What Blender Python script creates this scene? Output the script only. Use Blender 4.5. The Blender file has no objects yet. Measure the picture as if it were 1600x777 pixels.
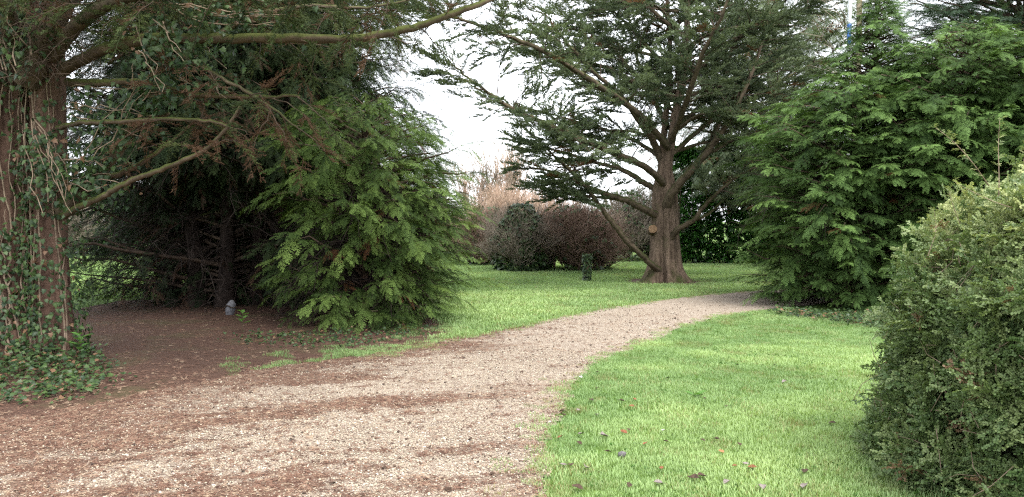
import bpy, math, random
import numpy as np

random.seed(11)
rng = np.random.default_rng(11)
scene = bpy.context.scene
COL = scene.collection

# ------------------------------------------------------------------ camera, world, sun, exposure
F = 1200.0                       # focal length in photo pixels (photo is 1600 wide)
EYE = 1.6
PITCH = math.atan(43.5 / F)
cam_d = bpy.data.cameras.new('camera')
cam_d.sensor_width = 36.0
cam_d.lens = 36.0 * F / 1600.0
cam_d.clip_start = 0.05
cam_d.clip_end = 2000.0
cam = bpy.data.objects.new('camera', cam_d)
cam.location = (0, 0, EYE)
cam.rotation_euler = (math.pi / 2 - PITCH, 0, 0)
COL.objects.link(cam)
scene.camera = cam

SUN_EL, SUN_AZ = math.radians(62), math.radians(140)     # azimuth clockwise from +Y: behind the camera, to the right
world = bpy.data.worlds.new('World')
scene.world = world
world.use_nodes = True
wn, wl = world.node_tree.nodes, world.node_tree.links
wn.clear()
sky = wn.new('ShaderNodeTexSky')
sky.sky_type = 'NISHITA'
sky.sun_disc = False
sky.sun_elevation = SUN_EL
sky.sun_rotation = SUN_AZ
cover = wn.new('ShaderNodeMix')          # closed white cloud cover over most of the blue
cover.data_type = 'RGBA'
cover.inputs[0].default_value = 0.88
cover.inputs[7].default_value = (10.0, 10.3, 10.8, 1)
bg = wn.new('ShaderNodeBackground')
bg.inputs['Strength'].default_value = 0.07
wo = wn.new('ShaderNodeOutputWorld')
wl.new(sky.outputs[0], cover.inputs[6])
wl.new(cover.outputs[2], bg.inputs['Color'])
wl.new(bg.outputs[0], wo.inputs['Surface'])

sun_d = bpy.data.lights.new('sun', 'SUN')
sun_d.energy = 1.5
sun_d.angle = math.radians(35)
sun_d.color = (1.0, 0.96, 0.9)
sun = bpy.data.objects.new('sun', sun_d)
sun.rotation_euler = (math.pi / 2 - SUN_EL, 0, math.pi - SUN_AZ)
sun.location = (8, -8, 14)
COL.objects.link(sun)

scene.view_settings.view_transform = 'Standard'
scene.view_settings.look = 'None'
scene.view_settings.exposure = 2.12
scene.view_settings.gamma = 1.0
scene.view_settings.use_curve_mapping = False
scene.render.engine = 'CYCLES'
cy = scene.cycles
cy.max_bounces = 3
cy.diffuse_bounces = 1
cy.glossy_bounces = 1
cy.transmission_bounces = 1
cy.transparent_max_bounces = 4
cy.caustics_reflective = False
cy.caustics_refractive = False
cy.use_denoising = False
cy.filter_width = 1.25
cy.debug_use_spatial_splits = True

# ------------------------------------------------------------------ helpers: view geometry
CP, SP = math.cos(PITCH), math.sin(PITCH)


def ray(px, py):
    u, v = (px - 800.0) / F, -(py - 388.5) / F
    return np.array([u, CP + v * SP, -SP + v * CP])


def W(px, py, Y):                # the world point seen there at depth Y
    r = ray(px, py)
    return np.array([0, 0, EYE]) + r * (Y / r[1])


def G(px, py):                   # the point of the ground seen there
    r = ray(px, py)
    return (np.array([0, 0, EYE]) + r * (-EYE / r[2]))[:2]


def pts(*a):
    return np.array([W(*p) for p in a])


# ------------------------------------------------------------------ helpers: numbers
def norm(v):
    v = np.asarray(v, float)
    return v / np.maximum(np.linalg.norm(v, axis=-1, keepdims=True), 1e-9)


def hash2(ix, iy, seed):
    n = (ix * 374761393 + iy * 668265263 + seed * 974711) & 0x7fffffff
    n = ((n ^ (n >> 13)) * 1274126177) & 0x7fffffff
    return ((n ^ (n >> 16)) & 0xffff) / 65535.0


def vnoise(x, y, seed=0):
    x, y = np.asarray(x, float), np.asarray(y, float)
    ix, iy = np.floor(x).astype(np.int64), np.floor(y).astype(np.int64)
    fx, fy = x - ix, y - iy
    fx, fy = fx * fx * (3 - 2 * fx), fy * fy * (3 - 2 * fy)
    a, b = hash2(ix, iy, seed), hash2(ix + 1, iy, seed)
    c, d = hash2(ix, iy + 1, seed), hash2(ix + 1, iy + 1, seed)
    return (a * (1 - fx) + b * fx) * (1 - fy) + (c * (1 - fx) + d * fx) * fy


def fbm(x, y, seed=0, octs=4):
    s, a, t = 0.0, 1.0, 0.0
    for o in range(octs):
        s = s + a * vnoise(x * 2 ** o, y * 2 ** o, seed + o * 17)
        t += a
        a *= 0.55
    return s / t


def sstep(a, b, x):
    t = np.clip((x - a) / (b - a), 0, 1)
    return t * t * (3 - 2 * t)


def inside(poly, x, y):
    poly = np.asarray(poly)
    r = np.zeros(np.shape(x), bool)
    j = len(poly) - 1
    for i in range(len(poly)):
        xi, yi = poly[i]
        xj, yj = poly[j]
        c = ((yi > y) != (yj > y)) & (x < (xj - xi) * (y - yi) / (yj - yi + 1e-12) + xi)
        r ^= c
        j = i
    return r


def smooth_path(P, n):
    """Catmull-Rom through P, n points."""
    P = np.asarray(P, float)
    Q = np.vstack([2 * P[0] - P[1], P, 2 * P[-1] - P[-2]])
    m = len(P) - 1
    t = np.linspace(0, m, n)
    k = np.minimum(t.astype(int), m - 1)
    f = (t - k)[:, None]
    a, b, c, d = Q[k], Q[k + 1], Q[k + 2], Q[k + 3]
    return 0.5 * (2 * b + (c - a) * f + (2 * a - 5 * b + 4 * c - d) * f ** 2 + (3 * b - a - 3 * c + d) * f ** 3)


def quats(X, up):
    """Quaternions whose local X runs along X and local Z leans to up."""
    X = norm(X)
    up = np.broadcast_to(np.asarray(up, float), X.shape)
    Y = np.cross(up, X)
    bad = np.linalg.norm(Y, axis=1) < 1e-4
    Y[bad] = np.cross(np.array([0.3, 1.0, 0.2]), X[bad])
    Y = norm(Y)
    Z = np.cross(X, Y)
    m00, m10, m20 = X.T
    m01, m11, m21 = Y.T
    m02, m12, m22 = Z.T
    w = 0.5 * np.sqrt(np.maximum(0, 1 + m00 + m11 + m22))
    x = 0.5 * np.sqrt(np.maximum(0, 1 + m00 - m11 - m22)) * np.sign(m21 - m12)
    y = 0.5 * np.sqrt(np.maximum(0, 1 - m00 + m11 - m22)) * np.sign(m02 - m20)
    z = 0.5 * np.sqrt(np.maximum(0, 1 - m00 - m11 + m22)) * np.sign(m10 - m01)
    q = np.stack([w, x, y, z], 1)
    return q / np.maximum(np.linalg.norm(q, axis=1, keepdims=True), 1e-9)


# ------------------------------------------------------------------ helpers: meshes
class MB:
    """collects vertices and faces of one mesh"""

    def __init__(self):
        self.V, self.T, self.Q, self.A, self.n = [], [], [], [], 0

    def add(self, V, tris=None, quads=None, a=None):
        V = np.asarray(V, float)
        if tris is not None and len(tris):
            self.T.append(np.asarray(tris, int) + self.n)
        if quads is not None and len(quads):
            self.Q.append(np.asarray(quads, int) + self.n)
        self.V.append(V)
        self.A.append(np.zeros(len(V)) if a is None else np.broadcast_to(np.asarray(a, float), (len(V),)))
        self.n += len(V)

    def tube(self, P, R, sides=6, cap=True, rough=0.0, a=None):
        P = np.asarray(P, float)
        n = len(P)
        R = np.broadcast_to(np.asarray(R, float), (n,))
        T = norm(np.gradient(P, axis=0))
        ref = np.array([0.0, 0, 1]) if abs(T[0][2]) < 0.9 else np.array([1.0, 0, 0])
        u = np.cross(T[0], ref)
        u /= np.linalg.norm(u)
        th = np.linspace(0, 2 * math.pi, sides, endpoint=False)
        V = np.empty((n, sides, 3))
        for i in range(n):
            u = u - T[i] * np.dot(u, T[i])
            u /= max(np.linalg.norm(u), 1e-9)
            w = np.cross(T[i], u)
            rr = R[i] * (1 + (rng.uniform(-rough, rough, sides) if rough else 0))
            V[i] = P[i] + np.outer(np.cos(th) * rr, u) + np.outer(np.sin(th) * rr, w)
        i, j = np.meshgrid(np.arange(n - 1), np.arange(sides), indexing='ij')
        j2 = (j + 1) % sides
        q = np.stack([i * sides + j, i * sides + j2, (i + 1) * sides + j2, (i + 1) * sides + j], -1).reshape(-1, 4)
        V = V.reshape(-1, 3)
        tris = []
        if cap:
            V = np.vstack([V, P[-1] + T[-1] * R[-1] * 0.3])
            k = (n - 1) * sides
            tris = [(k + s, k + (s + 1) % sides, n * sides) for s in range(sides)]
        self.add(V, tris, q, a)

    def tubes(self, P, R, sides=3, a=None):
        """many thin tubes at once: P is (k, n, 3), R broadcasts to (k, n)"""
        P = np.asarray(P, float)
        if not len(P):
            return
        k, n, _ = P.shape
        R = np.broadcast_to(np.asarray(R, float), (k, n))
        T = norm(np.gradient(P, axis=1))
        ref = norm(rng.normal(size=(k, 1, 3)))
        u = norm(np.cross(T, ref))
        w = np.cross(T, u)
        th = np.linspace(0, 2 * math.pi, sides, endpoint=False)
        V = P[:, :, None] + R[:, :, None, None] * (np.cos(th)[:, None] * u[:, :, None] + np.sin(th)[:, None] * w[:, :, None])
        b, i, j = np.meshgrid(np.arange(k), np.arange(n - 1), np.arange(sides), indexing='ij')
        j2 = (j + 1) % sides
        o = b * n * sides
        q = np.stack([o + i * sides + j, o + i * sides + j2, o + (i + 1) * sides + j2, o + (i + 1) * sides + j], -1).reshape(-1, 4)
        self.add(V.reshape(-1, 3), None, q, a)

    def merge(self, other, X, up, at, s):
        """a copy of another collection, its X axis along X"""
        X = norm(X)
        Y = norm(np.cross(up, X))
        Z = np.cross(X, Y)
        V = np.vstack(other.V) * s @ np.stack([X, Y, Z]) + np.asarray(at, float)
        self.add(V, np.vstack(other.T) if other.T else None, np.vstack(other.Q) if other.Q else None, np.concatenate(other.A))

    def mesh(self, name, mat=None, smooth=True, attr=None):
        V = np.vstack(self.V)
        T = np.vstack(self.T) if self.T else np.zeros((0, 3), int)
        Q = np.vstack(self.Q) if self.Q else np.zeros((0, 4), int)
        me = bpy.data.meshes.new(name)
        me.vertices.add(len(V))
        me.vertices.foreach_set('co', V.astype(np.float32).ravel())
        idx = np.concatenate([T.ravel(), Q.ravel()]).astype(np.int32)
        starts = np.concatenate([np.arange(len(T)) * 3, len(T) * 3 + np.arange(len(Q)) * 4]).astype(np.int32)
        me.loops.add(len(idx))
        me.loops.foreach_set('vertex_index', idx)
        me.polygons.add(len(starts))
        me.polygons.foreach_set('loop_start', starts)
        if smooth:
            me.polygons.foreach_set('use_smooth', np.ones(len(starts), bool))
        if attr:
            at = me.attributes.new(attr, 'FLOAT', 'POINT')
            at.data.foreach_set('value', np.concatenate(self.A).astype(np.float32))
        me.update(calc_edges=True)
        me.validate()
        if mat:
            me.materials.append(mat)
        return me

    def obj(self, name, mat, parent=None, smooth=True, attr=None, kind=None):
        o = bpy.data.objects.new(name, self.mesh(name, mat, smooth, attr))
        COL.objects.link(o)
        if parent:
            link_to(o, parent)
        if kind:
            o['kind'] = kind
        return o


def link_to(o, parent):
    o.parent = parent
    o.matrix_parent_inverse = parent.matrix_world.inverted() if parent.type != 'EMPTY' else \
        __import__('mathutils').Matrix.Translation(-parent.location)


def thing(name, label, cat, loc=(0, 0, 0), group=None):
    o = bpy.data.objects.new(name, None)
    o.empty_display_size = 0.2
    o.location = loc
    COL.objects.link(o)
    return tag(o, label, cat, group)


def tag(o, label, cat, group=None, kind=None):
    o['label'] = label
    if cat:
        o['category'] = cat
    if group:
        o['group'] = group
    if kind:
        o['kind'] = kind
    return o


SCATTER = {}


def scatter_group(sources):
    key = tuple(s.name for s in sources)
    if key in SCATTER:
        return SCATTER[key]
    ng = bpy.data.node_groups.new('scatter', 'GeometryNodeTree')
    ng.interface.new_socket('Geometry', in_out='INPUT', socket_type='NodeSocketGeometry')
    ng.interface.new_socket('Geometry', in_out='OUTPUT', socket_type='NodeSocketGeometry')
    N, L = ng.nodes, ng.links
    gi, go = N.new('NodeGroupInput'), N.new('NodeGroupOutput')
    g2i = N.new('GeometryNodeGeometryToInstance')
    for s in sources:
        oi = N.new('GeometryNodeObjectInfo')
        oi.inputs['Object'].default_value = s
        L.new(oi.outputs['Geometry'], g2i.inputs[0])
    iop = N.new('GeometryNodeInstanceOnPoints')
    iop.inputs['Pick Instance'].default_value = True

    def named(n, t):
        a = N.new('GeometryNodeInputNamedAttribute')
        a.data_type = t
        a.inputs['Name'].default_value = n
        return a.outputs['Attribute']
    L.new(gi.outputs[0], iop.inputs['Points'])
    L.new(g2i.outputs[0], iop.inputs['Instance'])
    L.new(named('idx', 'INT'), iop.inputs['Instance Index'])
    L.new(named('rot', 'QUATERNION'), iop.inputs['Rotation'])
    L.new(named('scl', 'FLOAT'), iop.inputs['Scale'])
    L.new(iop.outputs[0], go.inputs[0])
    SCATTER[key] = ng
    return ng


def scatter(name, P, Q, S, sources, parent=None, tint=None, dead=None, kind='stuff'):
    P = np.asarray(P, float)
    n = len(P)
    me = bpy.data.meshes.new(name)
    me.vertices.add(n)
    me.vertices.foreach_set('co', P.astype(np.float32).ravel())

    def put(nm, ty, v, f='value'):
        a = me.attributes.new(nm, ty, 'POINT')
        a.data.foreach_set(f, v)
    put('rot', 'QUATERNION', np.asarray(Q, np.float32).ravel())
    put('scl', 'FLOAT', np.broadcast_to(np.asarray(S, np.float32), (n,)).copy())
    put('idx', 'INT', rng.integers(0, len(sources), n).astype(np.int32))
    put('tint', 'FLOAT', (rng.random(n) if tint is None else np.asarray(tint)).astype(np.float32))
    put('dead', 'FLOAT', (np.zeros(n) if dead is None else np.asarray(dead)).astype(np.float32))
    o = bpy.data.objects.new(name, me)
    COL.objects.link(o)
    md = o.modifiers.new('scatter', 'NODES')
    md.node_group = scatter_group(sources)
    if parent:
        link_to(o, parent)
    if kind:
        o['kind'] = kind
    return o


def source(name, mb, mat, smooth=False):
    return bpy.data.objects.new(name, mb.mesh(name, mat, smooth, 'tip'))      # never linked: only its geometry is reused


# ------------------------------------------------------------------ materials
class NT:
    def __init__(self, name):
        self.m = bpy.data.materials.new(name)
        self.m.use_nodes = True
        self.N, self.L = self.m.node_tree.nodes, self.m.node_tree.links
        self.N.clear()
        self.out = self.N.new('ShaderNodeOutputMaterial')

    def put(self, sock, v):
        if hasattr(v, 'is_output'):
            self.L.new(v, sock)
        else:
            if isinstance(v, (tuple, list)) and len(v) == 3 and sock.type == 'RGBA':
                v = (*v, 1)
            sock.default_value = v

    def math(self, op, a, b=0.0, clamp=False):
        n = self.N.new('ShaderNodeMath')
        n.operation = op
        n.use_clamp = clamp
        self.put(n.inputs[0], a)
        self.put(n.inputs[1], b)
        return n.outputs[0]

    def mix(self, f, a, b, blend='MIX'):
        n = self.N.new('ShaderNodeMix')
        n.data_type = 'RGBA'
        n.blend_type = blend
        self.put(n.inputs[0], f)
        self.put(n.inputs[6], a)
        self.put(n.inputs[7], b)
        return n.outputs[2]

    def attr(self, name, kind='GEOMETRY', out='Fac'):
        n = self.N.new('ShaderNodeAttribute')
        n.attribute_type = kind
        n.attribute_name = name
        return n.outputs[out]

    def pos(self, scale=(1, 1, 1)):
        g = self.N.new('ShaderNodeNewGeometry')
        m = self.N.new('ShaderNodeMapping')
        m.inputs['Scale'].default_value = scale
        self.L.new(g.outputs['Position'], m.inputs[0])
        return m.outputs[0]

    def normal_z(self):
        g = self.N.new('ShaderNodeNewGeometry')
        s = self.N.new('ShaderNodeSeparateXYZ')
        self.L.new(g.outputs['Normal'], s.inputs[0])
        return s.outputs[2]

    def noise(self, vec, scale, detail=4, rough=0.6, out='Fac'):
        n = self.N.new('ShaderNodeTexNoise')
        self.L.new(vec, n.inputs['Vector'])
        n.inputs['Scale'].default_value = scale
        n.inputs['Detail'].default_value = detail
        n.inputs['Roughness'].default_value = rough
        return n.outputs[out]

    def voronoi(self, vec, scale, out='Distance', feature='F1'):
        n = self.N.new('ShaderNodeTexVoronoi')
        n.feature = feature
        self.L.new(vec, n.inputs['Vector'])
        n.inputs['Scale'].default_value = scale
        return n.outputs[out]

    def ramp(self, f, stops):
        n = self.N.new('ShaderNodeValToRGB')
        e = n.color_ramp.elements
        while len(e) < len(stops):
            e.new(0.5)
        for el, (p, c) in zip(e, stops):
            el.position = p
            el.color = (*c, 1) if len(c) == 3 else c
        self.put(n.inputs[0], f)
        return n.outputs[0]

    def bump(self, h, strength, dist):
        n = self.N.new('ShaderNodeBump')
        n.inputs['Strength'].default_value = strength
        n.inputs['Distance'].default_value = dist
        self.L.new(h, n.inputs['Height'])
        return n.outputs[0]

    def bsdf(self, color, rough=0.7, spec=0.3, normal=None):
        b = self.N.new('ShaderNodeBsdfPrincipled')
        self.put(b.inputs['Base Color'], color)
        self.put(b.inputs['Roughness'], rough)
        b.inputs['Specular IOR Level'].default_value = spec
        if normal is not None:
            self.L.new(normal, b.inputs['Normal'])
        return b.outputs[0]

    def done(self, shader):
        self.L.new(shader, self.out.inputs['Surface'])
        return self.m


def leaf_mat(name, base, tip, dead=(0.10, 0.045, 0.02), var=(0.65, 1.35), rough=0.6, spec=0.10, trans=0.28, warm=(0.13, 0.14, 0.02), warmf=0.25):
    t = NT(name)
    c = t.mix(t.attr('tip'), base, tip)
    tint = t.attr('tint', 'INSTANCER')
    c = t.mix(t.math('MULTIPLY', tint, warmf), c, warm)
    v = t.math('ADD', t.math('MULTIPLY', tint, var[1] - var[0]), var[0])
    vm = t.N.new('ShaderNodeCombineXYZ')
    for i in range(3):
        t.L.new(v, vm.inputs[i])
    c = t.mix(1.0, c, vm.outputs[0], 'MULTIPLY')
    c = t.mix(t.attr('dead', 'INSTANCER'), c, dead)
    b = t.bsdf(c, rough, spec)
    if trans:
        tr = t.N.new('ShaderNodeBsdfTranslucent')
        t.put(tr.inputs[0], t.mix(1.0, c, (1.3, 1.35, 0.7), 'MULTIPLY'))
        mx = t.N.new('ShaderNodeMixShader')
        mx.inputs[0].default_value = trans
        t.L.new(b, mx.inputs[1])
        t.L.new(tr.outputs[0], mx.inputs[2])
        b = mx.outputs[0]
    return t.done(b)


def bark_mat(name, dark, light, moss=None, moss_amt=0.5, scale=(9, 9, 1.6), bump=0.8, dist=0.03):
    t = NT(name)
    p = t.pos(scale)
    n1 = t.noise(p, 1.0, 6, 0.65)
    n2 = t.noise(t.pos(), 14, 5, 0.7)
    f = t.math('ADD', t.math('MULTIPLY', n1, 0.75), t.math('MULTIPLY', n2, 0.35))
    c = t.ramp(f, [(0.38, dark), (0.55, tuple(0.5 * (a + b) for a, b in zip(dark, light))), (0.72, light)])
    if moss:
        nm = t.noise(t.pos(), 2.3, 5, 0.65)
        mf = t.math('ADD', t.math('MULTIPLY', t.normal_z(), 0.35), nm)
        mf = t.ramp(mf, [(0.62 - 0.3 * moss_amt, (0, 0, 0)), (0.85 - 0.3 * moss_amt, (1, 1, 1))])
        c = t.mix(mf, c, t.ramp(n2, [(0.3, tuple(0.5 * a for a in moss)), (0.7, moss)]))
    return t.done(t.bsdf(c, 0.9, 0.15, t.bump(f, bump, dist)))


def plain_mat(name, a, b, scale=20, rough=0.85, spec=0.2, bump=0.4, dist=0.004):
    t = NT(name)
    n = t.noise(t.pos(), scale, 5, 0.65)
    return t.done(t.bsdf(t.ramp(n, [(0.35, a), (0.68, b)]), rough, spec, t.bump(n, bump, dist)))


def speck_mat(name, stops, rough=0.85, spec=0.25):
    """colour picked per scattered piece"""
    t = NT(name)
    return t.done(t.bsdf(t.ramp(t.attr('tint', 'INSTANCER'), stops), rough, spec))


M_lawson = leaf_mat('lawson_foliage', (0.012, 0.038, 0.012), (0.135, 0.245, 0.070), trans=.15, warm=(0.19, 0.26, 0.06), var=(.4, 1.35))
M_thuja = leaf_mat('cypress_foliage_green', (0.015, 0.040, 0.013), (0.130, 0.220, 0.056), trans=.18, warm=(0.20, 0.25, 0.055), warmf=0.3, var=(.45, 1.3))
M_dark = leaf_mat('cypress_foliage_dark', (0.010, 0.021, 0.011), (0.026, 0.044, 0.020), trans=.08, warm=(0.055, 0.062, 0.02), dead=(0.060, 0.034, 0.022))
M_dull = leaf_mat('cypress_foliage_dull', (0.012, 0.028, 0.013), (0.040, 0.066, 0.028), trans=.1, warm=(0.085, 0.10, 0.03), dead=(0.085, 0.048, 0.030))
M_blue = leaf_mat('cypress_foliage_blue', (0.030, 0.064, 0.044), (0.105, 0.160, 0.100), trans=.2, warm=(0.13, 0.16, 0.07))
M_macro = leaf_mat('monterey_foliage', (0.060, 0.088, 0.055), (0.180, 0.230, 0.145), trans=.22, dead=(0.15, 0.085, 0.045), warm=(0.12, 0.13, 0.04), warmf=0.3)
M_over = leaf_mat('overhang_foliage', (0.026, 0.042, 0.021), (0.075, 0.105, 0.042), trans=.15, dead=(0.115, 0.066, 0.042), warm=(0.12, 0.12, 0.03), warmf=0.3)
M_ivy = leaf_mat('ivy_leaf', (0.014, 0.038, 0.014), (0.030, 0.066, 0.022), rough=0.45, spec=0.3, trans=0.12, warm=(0.09, 0.12, 0.03), warmf=.35, dead=(0.16, 0.09, 0.05))
M_laurel = leaf_mat('laurel_leaf', (0.022, 0.075, 0.016), (0.042, 0.125, 0.024), rough=0.3, spec=0.5, trans=0.15, warm=(0.06, 0.16, 0.02))
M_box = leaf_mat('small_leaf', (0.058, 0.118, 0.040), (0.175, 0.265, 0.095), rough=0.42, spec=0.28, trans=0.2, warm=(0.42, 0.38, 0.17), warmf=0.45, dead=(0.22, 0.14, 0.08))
M_grass = leaf_mat('grass_blade', (0.150, 0.265, 0.085), (0.315, 0.475, 0.195), rough=0.5, spec=0.25, trans=0.3, var=(0.75, 1.2), warm=(0.50, 0.54, 0.25), warmf=0.4, dead=(0.30, 0.25, 0.12))
M_seed = leaf_mat('seedling_leaf', (0.06, 0.14, 0.035), (0.10, 0.21, 0.05), trans=.3, warmf=0, var=(1, 1))
M_bark_red = bark_mat('bark_reddish', (0.045, 0.026, 0.019), (0.195, 0.120, 0.088), dist=.05, bump=1.0)
M_bark_grey = bark_mat('bark_grey_brown', (0.055, 0.038, 0.027), (0.26, 0.19, 0.14), moss=(0.075, 0.085, 0.03), moss_amt=0.15)
M_bark_dark = bark_mat('bark_dark', (0.014, 0.010, 0.009), (0.045, 0.032, 0.026))
M_limb = bark_mat('limb_bark', (0.045, 0.034, 0.024), (0.17, 0.13, 0.09), moss=(0.075, 0.085, 0.030), moss_amt=0.40, scale=(6, 6, 6), dist=0.012)
M_limb_moss = bark_mat('limb_bark_mossy', (0.045, 0.032, 0.022), (0.14, 0.10, 0.07), moss=(0.085, 0.098, 0.028), moss_amt=0.7, scale=(6, 6, 6), dist=0.012)
M_twig = plain_mat('twig_bark', (0.05, 0.035, 0.026), (0.12, 0.085, 0.06), 9)
M_deadtwig = plain_mat('dead_twig', (0.016, 0.012, 0.010), (0.048, 0.034, 0.028), 6)
M_vine = plain_mat('ivy_stem', (0.16, 0.115, 0.08), (0.34, 0.26, 0.19), 12)
M_cut = plain_mat('sawn_wood', (0.20, 0.125, 0.075), (0.40, 0.255, 0.155), 28)
M_red_twig = plain_mat('red_twig', (0.16, 0.105, 0.080), (0.36, 0.25, 0.195), 2.5)
M_orange_twig = plain_mat('orange_twig', (0.40, 0.27, 0.19), (0.62, 0.47, 0.37), 1.5)
M_grey_twig = plain_mat('grey_twig', (0.17, 0.14, 0.11), (0.34, 0.29, 0.23), 1.5)
M_soil = plain_mat('soil', (0.030, 0.020, 0.015), (0.07, 0.048, 0.034), 5)
M_stone = plain_mat('pale_stone', (0.09, 0.09, 0.10), (0.21, 0.21, 0.225), 18)
M_flint = plain_mat('grey_stone', (0.08, 0.075, 0.075), (0.19, 0.175, 0.18), 40)
M_pole = plain_mat('pole_white', (0.68, 0.70, 0.72), (0.80, 0.81, 0.82), 3, 0.5)
M_poleblue = plain_mat('pole_blue', (0.04, 0.12, 0.38), (0.06, 0.16, 0.46), 3, 0.45)
M_birch = bark_mat('pale_bark', (0.22, 0.17, 0.11), (0.55, 0.46, 0.35), scale=(3, 3, 9), dist=0.008)
M_pebble = speck_mat('pebble', [(0.0, (0.10, 0.070, 0.055)), (0.15, (0.22, 0.165, 0.13)), (0.5, (0.33, 0.275, 0.20)), (0.78, (0.43, 0.375, 0.285)), (0.9, (0.20, 0.14, 0.105)), (1.0, (0.54, 0.49, 0.42))], 0.75, 0.3)
M_needle = speck_mat('needle_litter', [(0.0, (0.062, 0.031, 0.022)), (0.45, (0.140, 0.074, 0.050)), (0.8, (0.215, 0.128, 0.088)), (1.0, (0.33, 0.25, 0.17))])
M_debris = speck_mat('dark_debris', [(0.0, (0.03, 0.02, 0.016)), (0.6, (0.075, 0.048, 0.034)), (1.0, (0.15, 0.10, 0.07))])


def ground_mat():
    t = NT('lawn_ground')
    n = t.noise(t.pos(), 1.3, 6, 0.65)
    n2 = t.noise(t.pos(), 45, 3, 0.7)
    c = t.ramp(n, [(0.35, (0.060, 0.115, 0.022)), (0.6, (0.105, 0.180, 0.034)), (0.75, (0.165, 0.205, 0.045))])
    c = t.mix(t.ramp(n2, [(0.45, (0, 0, 0)), (0.75, (0.55, 0.55, 0.55))]), c, (0.05, 0.045, 0.018))
    return t.done(t.bsdf(c, 0.9, 0.15, t.bump(n2, 0.7, 0.02)))


def gravel_mat():
    t = NT('gravel')
    p = t.pos()
    vo = t.voronoi(p, 95, 'Distance')
    cell = t.voronoi(p, 95, 'Color')
    sep = t.N.new('ShaderNodeSeparateColor')
    t.L.new(cell, sep.inputs[0])
    c = t.ramp(sep.outputs[0], [(0.0, (0.14, 0.10, 0.075)), (0.25, (0.28, 0.215, 0.165)), (0.6, (0.35, 0.29, 0.222)), (0.85, (0.43, 0.375, 0.30)), (1.0, (0.56, 0.52, 0.45))])
    c = t.mix(t.ramp(vo, [(0.45, (0, 0, 0)), (0.8, (0.8, 0.8, 0.8))]), c, (0.10, 0.075, 0.055))
    big = t.noise(p, 1.1, 5, 0.6)
    c = t.mix(t.ramp(big, [(0.45, (0, 0, 0)), (0.75, (0.45, 0.45, 0.45))]), c, (0.25, 0.195, 0.14))
    fine = t.noise(p, 60, 4, 0.75)
    lit = t.math('ADD', t.attr('litter'), t.math('MULTIPLY', t.math('SUBTRACT', fine, 0.5), 1.3))
    lit = t.ramp(lit, [(0.22, (0, 0, 0)), (0.74, (1, 1, 1))])
    n3 = t.noise(p, 120, 3, 0.7)
    lc = t.ramp(n3, [(0.30, (0.060, 0.034, 0.024)), (0.5, (0.126, 0.077, 0.053)), (0.72, (0.22, 0.150, 0.105))])
    c = t.mix(lit, c, lc)
    h = t.math('SUBTRACT', 1.0, vo)
    h2 = t.math('ADD', t.math('MULTIPLY', h, 0.6), t.math('MULTIPLY', n3, 0.5))
    return t.done(t.bsdf(c, 0.85, 0.25, t.bump(h2, 0.9, 0.012)))


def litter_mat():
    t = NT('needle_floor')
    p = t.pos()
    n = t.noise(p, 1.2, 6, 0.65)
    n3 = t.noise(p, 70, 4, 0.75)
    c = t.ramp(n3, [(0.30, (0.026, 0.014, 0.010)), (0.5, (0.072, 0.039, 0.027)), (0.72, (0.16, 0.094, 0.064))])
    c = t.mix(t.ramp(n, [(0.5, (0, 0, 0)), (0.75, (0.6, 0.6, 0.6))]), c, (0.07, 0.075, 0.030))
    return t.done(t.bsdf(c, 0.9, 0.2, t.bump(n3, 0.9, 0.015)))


# ------------------------------------------------------------------ setting: ground, lawn, path
def sheet(name, poly, z, mat, kind='structure'):
    mb = MB()
    P = np.asarray(poly)
    me = bpy.data.meshes.new(name)
    me.from_pydata([(x, y, z) for x, y in P], [], [tuple(range(len(P)))])
    me.materials.append(mat)
    o = bpy.data.objects.new(name, me)
    COL.objects.link(o)
    o['kind'] = kind
    return o


M_ground = ground_mat()
g = sheet('ground', [(-700, -700), (700, -700), (700, 900), (-700, 900)], 0.0, M_ground)
tag(g, 'short green lawn and field reaching out beneath the whole garden', None)

RIGHT_EDGE = [(-0.35, 1.0), (-0.05, 2.5), (0.10, 3.6)] + [tuple(G(*p)) for p in
              [(852, 777), (858, 730), (862, 690), (872, 650), (892, 612), (925, 572), (965, 553), (1010, 537), (1060, 516), (1120, 498), (1180, 488)]]
e = RIGHT_EDGE[-1]
RIGHT_EDGE += [(e[0] + 3, e[1] + 2.2), (e[0] + 8, e[1] + 4)]
LEFT_EDGE = [tuple(G(*p)) for p in [(1176, 455), (1090, 462), (1000, 474), (900, 491), (800, 513), (720, 527), (640, 545), (560, 560), (450, 573), (350, 590), (200, 622), (80, 645), (0, 655)]]
s = LEFT_EDGE[0]
LEFT_EDGE = [(s[0] + 6, s[1] + 3.5), (s[0] + 2.6, s[1] + 1.1)] + LEFT_EDGE + [(-7.5, 6.2), (-12, 5.5), (-12, 1.0)]
edge_r = smooth_path(RIGHT_EDGE, 300)
edge_l = smooth_path(LEFT_EDGE, 400)


def ragged(E, amp, seed):
    n = norm(np.stack([-np.gradient(E[:, 1]), np.gradient(E[:, 0])], 1))
    d = np.cumsum(np.r_[0, np.linalg.norm(np.diff(E, axis=0), axis=1)])
    w = (fbm(d * 1.7, d * 0 + 3.3, seed) - 0.5) * 2 * amp + (fbm(d * 9, d * 0, seed + 5, 3) - 0.5) * amp
    return E + n * w[:, None]


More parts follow.
